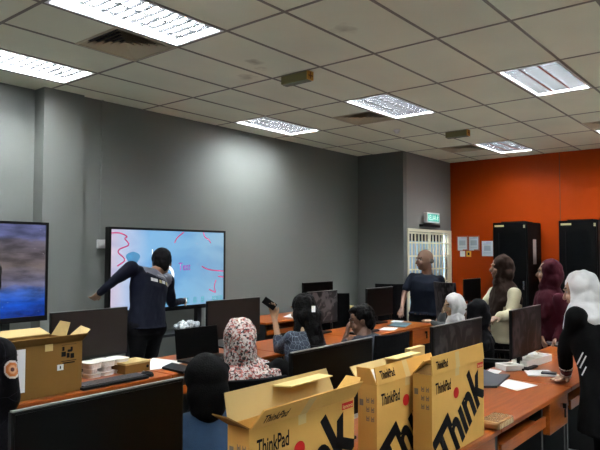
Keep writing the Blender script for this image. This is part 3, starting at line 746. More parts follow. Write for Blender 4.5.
fpx('notebook', [(162, 369), (183, 374), (192, 369), (172, 364.5)], .016, black_p, 'black notebook on the desk left of the black-capped head', 'notebook')
fpx('paper_sheet', [(283, 317), (296, 318), (304, 315), (290, 314)], .002, paper, 'white paper on the wall-side desk behind the raised phone', 'paper')
# middle desk items
bkb = mat('teal_magazine', (.06, .14, .18), .4)
fpx('magazine', [(387, 326), (405, 327.5), (412, 323.5), (395, 322.5)], .006, bkb, 'teal magazine on the middle desk beside the seated boy', 'magazine')
fpx('paper_sheet', [(378, 330), (394, 330.5), (398, 328), (384, 327.5)], .002, paper, 'white sheet in front of the teal magazine', 'paper')
fpx('paper_sheet', [(390, 322), (401, 323), (404, 321), (394, 320.3)], .002, paper, 'small white sheet behind the teal magazine', 'paper')
fpx('keyboard_cover', [(322, 322.5), (338, 320.5), (338, 318.5), (322, 320)], .02, white_p, 'white slim keyboard below the leafy screen', 'keyboard', .7515)
t = thing('flat_carton', 'pale flat carton lying on the wall-side desk left of the boy\'s head', 'cardboard box', tuple(W(346, 313, y=5.18)), .0)
t.location.z = .751; obj('body', box(B(), (-.20, -.05, 0), (.22, .12, .07)), manila, t, bevel=.004); obj('flap', box(B(), (-.20, -.052, .055), (.22, -.05, .072)), card_in, t)

# ------------------------------------------------------------------ right desk items
fpx('notebook', [(483, 371), (495, 375.5), (510, 376.5), (497, 388), (480, 388)], .014, mat('slate_cover', (.03, .035, .045), .45), 'dark flat notebook beside the rightmost carton', 'notebook')
fpx('paper_sheet', [(494, 384), (509, 379.5), (538, 385.5), (517, 391)], .0015, paper, 'white paper sheet on the right desk next to the dark notebook', 'paper')
fpx('paper_sheet', [(486, 372), (498, 374), (502, 371), (490, 369)], .0015, paper, 'small white slip above the dark notebook', 'paper')
o = fpx('booklet', [(524, 371), (528, 376), (562, 377), (548, 371)], .008, paper, 'white booklet under the leaning woman\'s fingertips', 'booklet')
fpx('ruler', [(541, 374), (556, 375), (557, 373.5), (542, 372.5)], .012, mat('slate_cover', (0, 0, 0)), 'dark pen case lying on the white booklet', 'pen case', .762)
fpx('tablet', [(546, 344), (567, 350), (567, 342), (552, 340)], .02, mat('grey_tablet', (.05, .055, .06), .4), 'dark grey flat device behind the pulp tray', 'tablet')
# long pulp tray
pa = W(527, 369, z=.752); pb = W(552, 361, z=.752); dirv = (pb-pa); ang = math.atan2(dirv.y, dirv.x); L = dirv.length
t = thing('pulp_tray', 'long cream moulded tray with open cells on the right desk', 'moulded pulp packaging', tuple(pa), ang)
bm = B(); n = 4; cw = L/n
D = .12
box(bm, (0, 0, 0), (L, .008, .055)); box(bm, (0, D-.008, 0), (L, D, .055)); box(bm, (0, .008, 0), (L, D-.008, .008))
for k in range(n+1): box(bm, (k*cw-.005, .008, .008), (k*cw+.005, D-.008, .055))
obj('tray', bm, pulp, t, bevel=.002)
bm = B()
for k in range(n): 
    cx = (k+.5)*cw; loft(bm, [(V((cx, D/2, .008)), V((1, 0, 0)), V((0, 1, 0)), cw*.33, D*.3), (V((cx, D/2, .04)), V((1, 0, 0)), V((0, 1, 0)), cw*.22, D*.2)], 16, 3)
obj('cups', bm, mat('tray_core', (.30, .25, .14), .8), t)
pa = W(506, 371.5, z=.752); pc = W(524, 370.5, z=.752)
t = thing('tray_insert', 'square cream moulded lid at the left end of the long pulp tray', 'moulded pulp packaging', tuple(pa), math.atan2(pc.y-pa.y, pc.x-pa.x))
L = (pc-pa).length; bm = B(); box(bm, (0, 0, 0), (L, .03, .04)); box(bm, (0, .11, 0), (L, .14, .04)); box(bm, (0, .03, 0), (.03, .11, .04)); box(bm, (L-.03, .03, 0), (L, .11, .04)); box(bm, (L*.45, .03, 0), (L*.55, .11, .03)); obj('rim', bm, pulp, t, bevel=.003)
obj('recess', box(B(), (.03, .03, 0), (L-.03, .11, .01)), mat('tray_core', (0, 0, 0)), t)
p = W(523, 361, z=.752); t = thing('power_adapter', 'small black adapter behind the pulp tray', 'adapter', tuple(p), .4)
obj('body', box(B(), (-.06, -.03, 0), (.06, .03, .06)), black_p, t, bevel=.006); obj('cable', box(B(), (.06, -.004, .02), (.16, .004, .028)), black_p, t)
p = W(532, 360, z=.752)
bm = B(); [ell(bm, p+V((random.uniform(-.04, .04), random.uniform(-.02, .02), .025+random.uniform(0, .02))), .035, .03, .025) for k in range(4)]
tag(obj('tissue', remesh(bm, .007, 1, .012, 25), paper), 'crumpled white tissue behind the pulp tray', 'tissue')
# brown corrugated roll at the desk joint
pa, pb = W(486, 417, z=.775), W(510, 421, z=.775)
pa = V((2.93, 1.20, .775)); pb = V((3.115, 1.17, .775))
t = thing('cardboard_roll', 'short brown corrugated roll lying at the desk joint beside the rightmost carton', 'cardboard', tuple((pa+pb)/2))
pa, pb = W(485.5, 423, y=1.20), W(509.5, 423.5, y=1.16)
bm = B(); n = 9; dv = (pb-pa)
cp = V(t.location)
corr_m = mat('glossy_brown_tape', (.30, .17, .07), .2, coat=.7, bump=.4, bscale=60)
box(bm, (-.10, -.035, -.022), (.10, .075, .018)); o = obj('roll', bm, corr_m, t, bevel=.012)
bm = B(); [box(bm, (-.09+.02*k, -.037, -.014), (-.082+.02*k, -.034, .010)) for k in range(9)]; obj('ridges', bm, tape, o)
fpx('paper_sheet', [(566, 440), (585, 443), (590, 455), (570, 455)], .002, paper, 'pale sheet lying on the floor at bottom right', 'paper', .002)
# ------------------------------------------------------------------ chairs
def make_chair(bm_mat=mesh_cloth, arms=True, back_h=.38, headrest=False):
    t = thing('office_chair', 'x', 'chair')
    bm = B(); loft(bm, [(V((0, .0, .43)), V((1, 0, 0)), V((0, 1, 0)), .22, .22), (V((0, 0, .45)), V((1, 0, 0)), V((0, 1, 0)), .24, .24), (V((0, 0, .49)), V((1, 0, 0)), V((0, 1, 0)), .24, .235), (V((0, 0, .505)), V((1, 0, 0)), V((0, 1, 0)), .20, .20)], 28, 4)
    obj('seat', bm, mesh_cloth, t, smooth=True)
    M = Matrix.Translation((0, -.25, .56)) @ Matrix.Rotation(.10, 4, 'X')
    bm = B(); n = 10
    for i in range(n):
        for s in (0, 1): pass
    a = []
    for s, off in ((0, 0), (1, .03)):
        g = [[M @ V(((i/n-.5)*.44, -off-.05*(1-(2*i/n-1)**2)*(.6), back_h*j/6)) for j in range(7)] for i in range(n+1)]
        a.append([[bm.verts.new(v) for v in row] for row in g])
    for q in range(2):
        for i in range(n):
            for j in range(6):
                f = [a[q][i][j], a[q][i+1][j], a[q][i+1][j+1], a[q][i][j+1]]; bm.faces.new(f if q == 0 else f[::-1])
    for i in range(n): bm.faces.new((a[0][i][0], a[1][i][0], a[1][i+1][0], a[0][i+1][0])); bm.faces.new((a[0][i][6], a[0][i+1][6], a[1][i+1][6], a[1][i][6]))
    for j in range(6): bm.faces.new((a[0][0][j], a[0][0][j+1], a[1][0][j+1], a[1][0][j])); bm.faces.new((a[0][n][j], a[1][n][j], a[1][n][j+1], a[0][n][j+1]))
    obj('backrest', bm, bm_mat, t, smooth=False, bevel=.006)
    bm = B(); cap(bm, (0, -.20, .42), .02, (0, -.31, .50), .018, 8, 3); cap(bm, (0, -.31, .50), .018, (0, -.34, .74), .014, 8, 3); obj('back_support', bm, black_p, t, smooth=True)
    if arms:
        for s in (-1, 1):
            bm = B(); cap(bm, (s*.22, -.05, .44), .014, (s*.28, -.05, .50), .014, 8, 3); cap(bm, (s*.28, -.05, .50), .014, (s*.28, -.03, .63), .014, 8, 3); box(bm, (s*.28-.03, -.14, .635), (s*.28+.03, .12, .665)); obj('armrest', bm, black_p, t, smooth=False)
    if headrest: obj('headrest', box(B(), (-.14, -.34, .56+back_h+.03), (.14, -.30, .56+back_h+.15)), mesh_cloth, t, bevel=.015)
    bm = B(); cyl(bm, (0, 0, .10), (0, 0, .43), .028, .022); obj('gas_lift', bm, chrome, t)
    bm = B(); [cap(bm, (0, 0, .10), .028, (math.cos(k*1.2566)*.29, math.sin(k*1.2566)*.29, .075), .016, 8, 3) for k in range(5)]; ba = obj('star_base', bm, black_p, t, smooth=True)
    for k in range(5):
        x, y = math.cos(k*1.2566)*.29, math.sin(k*1.2566)*.29; bm = B(); cyl(bm, (x-.02, y, .03), (x+.02, y, .03), .03); obj('caster', bm, black_p, ba)
    return t
chp = make_chair(); cused = [False]
def chair(x, y, deg, lab, proto=None):
    if proto is None:
        o = copy_tree(chp) if cused[0] else chp; cused[0] = True
    else: o = proto
    o.location = (x, y, 0); o.rotation_euler = (0, 0, math.radians(deg-90)); o['label'] = lab; o['group'] = 'black office chairs'; return o

# ------------------------------------------------------------------ people
def skin(nm, c): return mat(nm, c, .5, bump=.03, bscale=200)
eye_w = mat('eye_white', (.28, .26, .24), .3); eye_d = mat('eye_dark', (.02, .012, .008), .25); lipm = mat('lip', (.32, .10, .08), .5)
def hairmat(nm, c): return mat(nm, c, .6, bump=.6, bscale=90, spec=.10)
hair_k = hairmat('black_hair', (.002, .0018, .0018))
class Fig: pass
def hand(bm, w, d, n, side, curl=.5, s=1.):
    """palm along d, back-of-hand normal n; side +1: thumb toward cross(d,n)"""
    d = d.normalized(); n = (n-d*n.dot(d)).normalized(); x = d.cross(n)*side
    s *= .98
    for k in (-.028, -.010, .010, .028): cap(bm, w+x*k*.6*s, .016*s, w+(d*.085+x*k)*s, .0115*s, 10, 3)
    for k, L in ((-.031, .060), (-.0105, .074), (.0105, .080), (.031, .070)):
        b0 = w+(d*.085+x*k)*s; a1 = curl*.5; a2 = curl*1.2
        d1 = (d*math.cos(a1)-n*math.sin(a1)+x*k*2.2).normalized(); d2 = (d*math.cos(a2)-n*math.sin(a2)+x*k*1.5).normalized()
        m_ = b0+d1*L*.5*s; cap(bm, b0, .0095*s, m_, .0085*s, 8, 3); cap(bm, m_, .0085*s, m_+d2*L*.5*s, .0068*s, 8, 3)
    t0 = w+(d*.025+x*.028)*s; t1 = t0+(d*.035+x*.026-n*.008)*s; cap(bm, t0, .0125*s, t1, .0105*s, 8, 3); cap(bm, t1, .0105*s, t1+(d*.036+x*.008-n*.008)*s, .0078*s, 8, 3)
def person(lab, pos, deg, H=1.65, seated=False, lean=(0, 0), over=None, head=(0, 0, 0), build=1., skin_c=('skin_tan', (.22, .12, .07)), top=None, bottom=None, shoe=None,
           sleeve='long', topm=None, topfn=None, hem=None, gear=None, gearm=None, hscale=1.08, drape=1., vox=.0085, hands=None, collar=None, grp=None, name='person'):
    s = H/1.70; a = math.radians(deg-90); Rz = Matrix.Rotation(a, 3, 'Z'); P = V((pos[0], pos[1], 0))
    root = thing(name, lab, 'person', tuple(P), 0, grp)
    f0, r0, u0 = Rz @ V((0, 1, 0)), Rz @ V((1, 0, 0)), V((0, 0, 1))
    J = {}
    if seated:
        hz = .54; L = dict(hip=(0, 0, hz), sh=(lean[0], lean[1], hz+.48*s), knee=(.11, .44*s, .50), ank=(.12, .42*s, .09))
    else:
        hz = .93*s; L = dict(hip=(0, 0, hz), sh=(lean[0], lean[1], hz+.48*s), knee=(.10, .03, .50*s), ank=(.11, 0, .085))
    tow = lambda p: P+Rz @ V(p)
    hip = tow(L['hip']); sh = tow(L['sh'])
    if over and 'hip' in over: hip = over['hip']
    if over and 'sh' in over: sh = over['sh']
    ax = (sh-hip).normalized(); rs = r0
    if over and 'shL' in over and 'shR' in over: rs = (over['shR']-over['shL']).normalized(); sh = (over['shL']+over['shR'])/2; ax = (sh-hip).normalized()
    fs = ax.cross(rs); fs = -fs if fs.dot(f0) < 0 else fs; fs.normalize()
    sw = .185*s*build
    J['shR'] = sh+rs*sw; J['shL'] = sh-rs*sw
    J['neck'] = sh+ax*.055*s; hd = ax*.6+u0*.4; hd.normalize()
    J['head'] = J['neck']+hd*.155*s+fs*.02
    for sd, q in ((1, 'R'), (-1, 'L')):
        J['hip'+q] = hip+r0*sd*.09*s; k = L['knee']; an = L['ank']
        J['knee'+q] = tow((sd*k[0], k[1], k[2])); J['ank'+q] = tow((sd*an[0], an[1], an[2]))
        J['elb'+q] = J['sh'+q]+rs*sd*.05-ax*.27*s+fs*.04; J['wr'+q] = J['elb'+q]-ax*.16*s+fs*.18*s if seated else J['elb'+q]-u0*.25*s+fs*.05
    if over: J.update({k: V(v) for k, v in over.items()})
    neck, hc = J['neck'], J['head']
    # head axes
    hy, hp, hr = [math.radians(v) for v in head]
    Rh = Matrix.Rotation(hy, 3, 'Z'); hf = Rh @ f0; hrt = Rh @ r0
    hf2 = (hf*math.cos(hp)+u0*math.sin(hp)).normalized(); hu = hrt.cross(hf2).normalized()
    if hr: q = Matrix.Rotation(hr, 3, hf2); hrt = q @ hrt; hu = q @ hu
    MH = Matrix((hrt, hf2, hu)).transposed()
    sH = s*hscale
    hp_ = lambda x, y, z: hc+MH @ V((x*sH, y*sH, z*sH))
    bm = B()
    ell(bm, hp_(0, -.012, .025), .076*sH, .094*sH, .092*sH, MH); ell(bm, hp_(0, .022, -.035), .060*sH, .068*sH, .080*sH, MH)
    ell(bm, hp_(0, .05, -.085), .034*sH, .035*sH, .026*sH, MH)            # chin
    cap(bm, hp_(0, .083, .01), .009*sH, hp_(0, .104, -.028), .014*sH, 10, 3)  # nose
    for sd in (-1, 1):
        if gear != 'hijab' and gear != 'cap': ell(bm, hp_(sd*.078, -.01, -.005), .010*sH, .020*sH, .032*sH, MH, 12)   # ear
        ell(bm, hp_(sd*.038, .062, -.03), .024*sH, .02*sH, .024*sH, MH, 12)     # cheek
        cap(bm, hp_(sd*.016, .088, .028), .008*sH, hp_(sd*.048, .075, .03), .007*sH, 8, 3)  # brow
    cap(bm, hp_(-.018, .085, -.056), .008*sH, hp_(.018, .085, -.056), .008*sH, 8, 3)
    cap(bm, neck-ax*.06*sH, .062*sH, hp_(0, -.02, -.05), .054*sH, 16, 3)
    def torso(bm, g, hemz=None, mul=1.):
        B_ = build*mul; waist = hip.lerp(sh, .38); chest = hip.lerp(sh, .72)
        R_ = [(hip-u0*.06*s, r0, f0, .145*s*B_+g, .105*s*B_+g), (hip+ax*.03, r0, f0, .165*s*B_+g, .12*s*B_+g), (waist, (r0+rs).normalized(), (f0+fs).normalized(), .145*s*B_+g, .112*s*B_+g),
              (chest, rs, fs, .168*s*B_+g, .122*s*B_+g), (sh-ax*.045*s, rs, fs, .172*s*B_+g, .105*s*B_+g), (sh+ax*.015*s, rs, fs, .13*s*B_+g, .075*s*B_+g), (sh+ax*.05*s, rs, fs, .065*s+g, .06*s+g)]
        if hemz is not None:
            zz = hemz; c_ = V((hip.x, hip.y, zz)); 
            fl = .17*s*B_+g+max(0, hip.z-zz)*.10
            R_ = [(c_, r0, f0, fl, .13*s*B_+g+max(0, hip.z-zz)*.10)]+R_[1:]
        loft(bm, R_)
    torso(bm, -.012)
    hs = hands or {}
    for sd, q in ((1, 'R'), (-1, 'L')):
        cap(bm, J['sh'+q]-rs*sd*.02, .048*s, J['elb'+q], .037*s); cap(bm, J['elb'+q], .036*s, J['wr'+q], .024*s)
        cap(bm, sh-ax*.03, .052*s, J['sh'+q]-rs*sd*.03-ax*.01, .040*s)
        d_ = J['wr'+q]-J['elb'+q]; hq = hs.get(q, {})
        hand(bm, J['wr'+q], V(hq.get('d', d_)), V(hq.get('n', fs if not seated else u0)), sd if 'flip' not in hq else -sd, hq.get('curl', .5), s)
        cap(bm, J['hip'+q], .085*s, J['knee'+q], .052*s); cap(bm, J['knee'+q], .050*s, J['ank'+q], .034*s)
        fd = f0; cap(bm, J['ank'+q]-u0*.03-fd*.03, .035, J['ank'+q]+fd*.15*s-u0*.055, .025)
    bb = remesh(bm, vox if not hs else min(vox, .0065), 2)
    for f in bb.faces:
        c_ = MH.inverted() @ (f.calc_center_median()-hc)/sH
        if c_.y > .055:
            if abs(abs(c_.x)-.031) < .014 and abs(c_.z-.008) < .0055: f.material_index = 2 if abs(abs(c_.x)-.031) < .006 else 1
            elif abs(c_.x) < .024 and abs(c_.z+.057) < .007: f.material_index = 3
            elif abs(abs(c_.x)-.034) < .016 and abs(c_.z-.034) < .0035: f.material_index = 4
    obj('body', shift(bb, P), [skin(*skin_c), eye_w, eye_d, lipm, hair_k], root, smooth=True)
    # trousers, shoes
    bm = B()
    for sd, q in ((1, 'R'), (-1, 'L')):
        cap(bm, J['hip'+q], .098*s*build, J['knee'+q], .066*s); cap(bm, J['knee'+q], .066*s, J['ank'+q]+u0*.0, .055*s)
    cap(bm, J['hipR'], .11*s*build, J['hipL'], .11*s*build)
    loft(bm, [(hip-u0*.06*s, r0, f0, .15*s*build, .115*s*build), (hip+ax*.06*s, r0, f0, .155*s*build, .118*s*build)])
    obj('trousers', shift(remesh(bm, .011, 3, .008, 8.), P), bottom, root, smooth=True)
    for q in 'RL':
        bm = B(); p_ = J['ank'+q]; cap(bm, p_-u0*.035-f0*.03, .048, p_+f0*.15*s-u0*.05, .035)
        bb = remesh(bm, .01, 2)
        for v in bb.verts: v.co.z = max(v.co.z, .004)
        obj('shoe', shift(bb, P), shoe or black_p, root, smooth=True)
    # top
    bm = B(); torso(bm, .014, hem)
    for sd, q in ((1, 'R'), (-1, 'L')):
        e_, w_ = J['elb'+q], J['wr'+q]; S_ = J['sh'+q]
        cap(bm, sh-ax*.01, .078*s, S_-rs*sd*.04-ax*.01, .060*s); 
        if sleeve == 'long': cap(bm, S_-rs*sd*.02, .066*s*build, e_, .052*s); cap(bm, e_, .052*s, e_.lerp(w_, .93), .038*s)
        elif sleeve == 'half': cap(bm, S_-rs*sd*.03-ax*.015, .060*s*build, S_.lerp(e_, .72), .056*s)
        elif sleeve == 'three': cap(bm, S_-rs*sd*.02, .066*s*build, e_, .056*s); cap(bm, e_, .052*s, e_.lerp(w_, .35), .048*s)
        else: cap(bm, S_-rs*sd*.02, .066*s*build, e_, .062*s); cap(bm, e_, .06*s, e_.lerp(w_, .92), .062*s)   # loose sleeve
    tb = remesh(bm, .010, 3, .012, 7., seed=pos[0]*3)
    if topfn:
        for f in tb.faces: f.material_index = topfn(f.calc_center_median(), f.normal, J, rs, fs, ax)
    to = obj('top', shift(tb, P), topm or top, root, smooth=True)
    if collar:
        bm = B(); n = 20
        for i in range(n):
            t0, t1 = 2*PI*i/n, 2*PI*(i+1)/n; pp = [neck-ax*.012+rs*math.cos(t_)*.066*s+fs*(math.sin(t_)*.068*s)+u0*(-.02*math.sin(t_)) for t_ in (t0, t1)]
            cap(bm, pp[0], .012, pp[1], .012, 8, 2)
        obj('collar', shift(remesh(bm, .007, 1), P), collar, root, smooth=True)
    # head gear
    if gear == 'hair_short' or gear == 'hair_long' or gear == 'cap' or gear == 'bald':
        bm = B()
        if gear == 'bald':
            for sd in (-1, 1): ell(bm, hp_(sd*.064, -.045, -.012), .013*sH, .035*sH, .025*sH, MH)
            ell(bm, hp_(0, -.075, -.015), .052*sH, .033*sH, .035*sH, MH)
            bb = remesh(bm, .007, 1, .003, 60)
        elif gear == 'hair_short':
            ell(bm, hp_(0, -.030, .040), .090*sH, .094*sH, .094*sH, MH); ell(bm, hp_(0, -.058, -.02), .076*sH, .058*sH, .075*sH, MH); ell(bm, hp_(0, .02, .092), .062*sH, .06*sH, .035*sH, MH)
            bb = remesh(bm, .008, 1, .010, 26)
        elif gear == 'hair_long':
            ell(bm, hp_(0, -.028, .03), .094*sH, .098*sH, .10*sH, MH); ell(bm, hp_(0, -.065, -.05), .10*sH, .065*sH, .12*sH, MH)
            cap(bm, hp_(0, -.08, -.05), .085*sH, hp_(0, -.10, -.26), .075*sH); cap(bm, hp_(.0, -.10, -.25), .075*sH, hp_(.0, -.09, -.36), .045*sH)
            for sd in (-1, 1): cap(bm, hp_(sd*.075, -.01, 0), .028*sH, hp_(sd*.085, -.02, -.20), .035*sH)
            bb = remesh(bm, .009, 1, .012, 20)
        else:
            ell(bm, hp_(0, -.012, .035), .098*sH, .112*sH, .10*sH, MH); ell(bm, hp_(0, -.05, -.04), .094*sH, .08*sH, .10*sH, MH); cap(bm, hp_(0, -.04, -.06), .086*sH, hp_(0, -.045, -.09), .082*sH)
            bb = remesh(bm, .009, 3, .006, 9)
        obj('hair' if gear != 'cap' else 'head_cover', shift(bb, P), gearm or hair_k, root, smooth=True)
    if gear == 'hijab':
        bm = B(); ell(bm, hp_(0, -.030, .028), .094*sH, .105*sH, .108*sH, MH); ell(bm, hp_(0, -.045, -.06), .092*sH, .092*sH, .11*sH, MH); ell(bm, hp_(0, -.075, -.02), .07*sH, .07*sH, .09*sH, MH)
        cap(bm, hp_(0, .015, -.135), .070*sH, hp_(0, -.02, -.14), .085*sH)
        n = 18   # rolled edge round the face
        pts = [hp_(math.cos(t_)*.062, .052-.028*abs(math.cos(t_))-.012*math.sin(t_), -.022+math.sin(t_)*.088) for t_ in [2*PI*i/n for i in range(n)]]
        for i in range(n): cap(bm, pts[i], .022*sH, pts[(i+1) % n], .022*sH, 8, 2)
        sh2 = sh; g_ = drape
        loft(bm, [(neck+ax*.06*s, hrt, hf2, .072*s, .075*s), (neck+ax*.01, rs, fs, .105*s, .10*s), (sh2+ax*.02, rs, fs, .150*s*build, .122*s*build), (sh2-ax*.05*s*g_, rs, fs, .185*s*build, .142*s*build), (sh2-ax*.14*s*g_+fs*.02, rs, fs, .155*s*build, .150*s*build), (sh2-ax*.22*s*g_+fs*.05, rs, fs, .08*s*build, .10*s*build)])
        bb = remesh(bm, .008, 3, .015, 12., seed=pos[1]*5)
        obj('hijab', shift(bb, P), gearm, root, smooth=True)
    root['_'] = 0; del root['_']
    return root, J, dict(hp=hp_, MH=MH, rs=rs, fs=fs, ax=ax, P=P, s=s)
def kid(root, nm): return [c_ for c_ in root.children if c_.name.split('.')[0] == nm][0]
cloth_k = mat('black_cloth', (.0035, .0035, .0036), .95, bump=.25, bscale=180, spec=.08)
trous_k = mat('black_trousers', (.0035, .0035, .004), .95, bump=.2, bscale=180, spec=.08)
navy = mat('navy_cloth', (.0022, .0035, .011), .9, bump=.25, bscale=180, spec=.2)
navy2 = mat('navy_polo', (.002, .0045, .011), .9, bump=.25, bscale=180, spec=.2)
yoke = mat('grey_yoke', (.10, .105, .13), .8, bump=.2, bscale=180)
creamc = mat('cream_shirt', (.48, .44, .29), .8, bump=.25, bscale=90)
brown_h = mat('brown_hijab', (.026, .015, .011), .95, bump=.2, bscale=150, spec=.12)
maroon = mat('maroon_hijab', (.042, .003, .009), .9, bump=.2, bscale=150, spec=.2)
white_h = mat('white_hijab', (.62, .62, .61), .8, bump=.2, bscale=150, var=.05)
greyc = mat('grey_sleeve', (.035, .042, .042), .8, bump=.2, bscale=150)
denim = mat('blue_denim', (.008, .032, .075), .9, bump=.35, bscale=220, var=.25, vscale=14)
floral = mat('floral_hijab', (.8, .8, .8), .8); nt, b = base(floral)
v1 = tex(nt, 'Voronoi', 85., Randomness=1.); r = ramp(nt, v1.outputs['Color'], [(.0, (.18, .035, .03)), (.28, (.36, .13, .11)), (.42, (.02, .016, .016)), (.55, (.50, .44, .40)), (.70, (.025, .02, .02)), (.80, (.25, .07, .05))], 'CONSTANT')
n1 = tex(nt, 'Noise', 62., Detail=3., Distortion=1.); r1 = ramp(nt, n1.outputs['Fac'], [(.46, (.84, .80, .77)), (.49, (0, 0, 0))], 'CONSTANT')
mx = nt.nodes.new('ShaderNodeMix'); mx.data_type = 'RGBA'; nt.links.new(ramp(nt, n1.outputs['Fac'], [(0, (0, 0, 0)), (.455, (1, 1, 1))], 'CONSTANT').outputs['Color'], mx.inputs[0])
mx.inputs[6].default_value = (.43, .39, .36, 1); nt.links.new(r.outputs['Color'], mx.inputs[7]); nt.links.new(mx.outputs[2], b.inputs['Base Color'])
batik = mat('batik_shirt', (.05, .07, .1), .8); nt, b = base(batik)
v1 = tex(nt, 'Voronoi', 26., Randomness=1.); v1.feature = 'DISTANCE_TO_EDGE'; r = ramp(nt, v1.outputs['Distance'], [(.0, (.18, .22, .27)), (.02, (.12, .15, .20)), (.035, (.006, .010, .022)), (.3, (.018, .027, .05))])
nt.links.new(r.outputs['Color'], b.inputs['Base Color'])
uni = mat('black_uniform', (.003, .003, .004), .85, bump=.3, bscale=60, spec=.1); nt, b = base(uni)
v1 = tex(nt, 'Voronoi', 9., Randomness=1.); v1.feature = 'DISTANCE_TO_EDGE'; r = ramp(nt, v1.outputs['Distance'], [(.0, (.02, .02, .026)), (.012, (.003, .003, .004))]); nt.links.new(r.outputs['Color'], b.inputs['Base Color'])

# 1 presenter at the display
def PW(px, py, y): return W(px, py, y=y)
yy = 5.28
def jk(c, n, J, rs, fs, ax):
    q = c-J['neck']; h_ = q.dot(ax)
    return 1 if (n.dot(fs) < .25 and h_ > -.135-.22*q.dot(rs)-.0*abs(q.dot(rs)) and abs(q.dot(rs)) < .21 and h_ < .2) else 0
ov = dict(hip=PW(146, 328, yy-.05), shL=PW(130, 268, yy+.02), shR=PW(168, 281, yy+.10), elbL=PW(110, 284, yy+.12), wrL=PW(100, 293, yy+.22), elbR=PW(172, 303, yy+.25), wrR=PW(183, 301, yy+.42))
ov['neck'] = (ov['shL']+ov['shR'])/2+V((.06, .06, .05)); ov['head'] = PW(162, 263, yy+.17)
ov['kneeR'] = V((ov['hip'].x+.12, yy+.02, .50)); ov['ankR'] = V((ov['hip'].x+.14, yy, .085)); ov['kneeL'] = V((ov['hip'].x-.08, yy-.02, .50)); ov['ankL'] = V((ov['hip'].x-.10, yy-.06, .085))
pr_, J, q = person('presenter in a dark navy jacket with grey yoke, writing on the light-blue display', (ov['hip'].x, yy-.05), 78, 1.70, over=ov, head=(-34, -14, 0), build=1.2, hscale=1.22, topm=[navy, yoke], topfn=jk, bottom=trous_k, gear='hair_short', hem=.85, hands={'L': dict(curl=.9, n=(0, -1, 0)), 'R': dict(curl=1.3, n=(0, -1, .3))})
jt = kid(pr_, 'top'); upj = q['ax']; c0 = J['neck']-upj*.165
wh = mat('jacket_print', (.62, .62, .60), .6)
k0 = 0
for off, wd, m_ in ((-.15, .035, wh), (-.105, .05, wh), (-.045, .03, mat('jacket_print_yellow', (.5, .45, .2), .6)), (.0, .045, wh), (.06, .04, mat('jacket_print_yellow', (0, 0, 0))), (.115, .035, wh)):
    decal('back_print', jt, pr_, c0+q['rs']*off-q['fs']*.0, q['rs'], upj, wd, .034, q['fs'], m_, 4)
c1 = J['neck']-upj*.095
for k in range(7): decal('yoke_lettering', jt, pr_, c1+q['rs']*(-.06+.022*k), q['rs'], upj, .014, .02, q['fs'], mat('faded_print', (.30, .31, .33), .6), 3)
bm = B(); p = J['wrR']+(J['wrR']-J['elbR']).normalized()*.10; cap(bm, p+V((-.01, -.02, -.03)), .008, p+V((.05, .06, .05)), .006, 8, 3)
tag(obj('stylus', bm, white_p, smooth=True), 'short stylus in the presenter\'s right hand', 'pen')

# 2 bald man by the grille door
px = (7.2, 3.95)
hd_ = W(424.5, 258, d=8.3)
man_d = 8.3
ov = dict(shL=W(441.5, 279, d=man_d-.05), shR=W(410.5, 276.5, d=man_d+.0), hip=W(425, 318, d=man_d))
ov['elbR'] = W(404.5, 293, d=man_d-.05); ov['wrR'] = W(402, 308, d=man_d-.25); ov['elbL'] = W(445, 300, d=man_d-.1); ov['wrL'] = W(440, 316, d=man_d-.25); ov['neck'] = W(427, 272.5, d=man_d+.0); ov['head'] = W(424.5, 260, d=man_d-.03)
person('bald man in a navy polo shirt standing before the grille door', (ov['hip'].x, ov['hip'].y), 195, 1.70, over=ov, head=(-48, -4, 0), hscale=1.2, build=1.24, skin_c=('skin_brown', (.14, .07, .04)), topm=navy2, sleeve='half', bottom=trous_k, gear='bald', gearm=mat('short_grey_hair', (.05, .04, .035), .8), collar=navy2, hem=.80, hands={'R': dict(curl=.4, n=(-.3, .2, .9))})

# 3 floral hijab, seated, from behind
person('seated person in a white hijab with red and black flowers, seen from behind', (2.60, 2.66), 62, 1.56, True, lean=(0, .04), gear='hijab', gearm=floral, topm=cloth_k, bottom=trous_k, build=1.22, hscale=1.2, head=(0, -8, 0),
       drape=1.1, over=dict(head=W(238.5, 342, d=3.74), neck=W(244, 362, d=3.70), sh=W(251, 372, d=3.68)))
chair(2.55, 2.60, 62, 'black chair under the flower-hijab person')
# 4 woman with batik shirt, phone raised
dd_ = 4.95
ov = dict(sh=W(303, 338, d=dd_), hip=W(305, 410, d=dd_-.05), head=W(302.5, 310, d=dd_+.08), neck=W(303, 330, d=dd_))
ov['shL'] = W(289, 338, d=dd_-.08); ov['shR'] = W(318, 337, d=dd_+.10); ov['elbL'] = W(280, 350, d=dd_+.35); ov['wrL'] = W(274.5, 318, d=dd_+.42); ov['elbR'] = W(325, 362, d=dd_+.1); ov['wrR'] = W(322, 372, d=dd_+.15)
pr_, J, q = person('seated woman with long dark hair and patterned blue shirt, holding up a phone', (ov['hip'].x, ov['hip'].y), 68, 1.62, True, over=ov, head=(18, -6, 0), hscale=1.12, gear='hair_long', topm=batik, sleeve='three', bottom=mat('light_denim', (.10, .19, .28), .85, bump=.3, bscale=200, var=.3, vscale=12), build=.96,
       skin_c=('skin_fair', (.38, .23, .13)), hands={'L': dict(d=(-.15, .1, 1), n=(.9, .3, 0), curl=.55)})
hb = kid(pr_, 'hair'); rr_ = R2
decal('hair_clip', hb, pr_, W(313.5, 309, d=dd_+.0), R2, U2, .03, .05, FW, white_p, 4)
p = W(269.5, 303.5, d=dd_+.40); t = thing('mobile_phone', 'black phone held up in the seated woman\'s hand', 'phone', tuple(p), YAW+.2)
M = Matrix.Rotation(-.75, 4, 'X') @ Matrix.Rotation(.9, 4, 'Z')
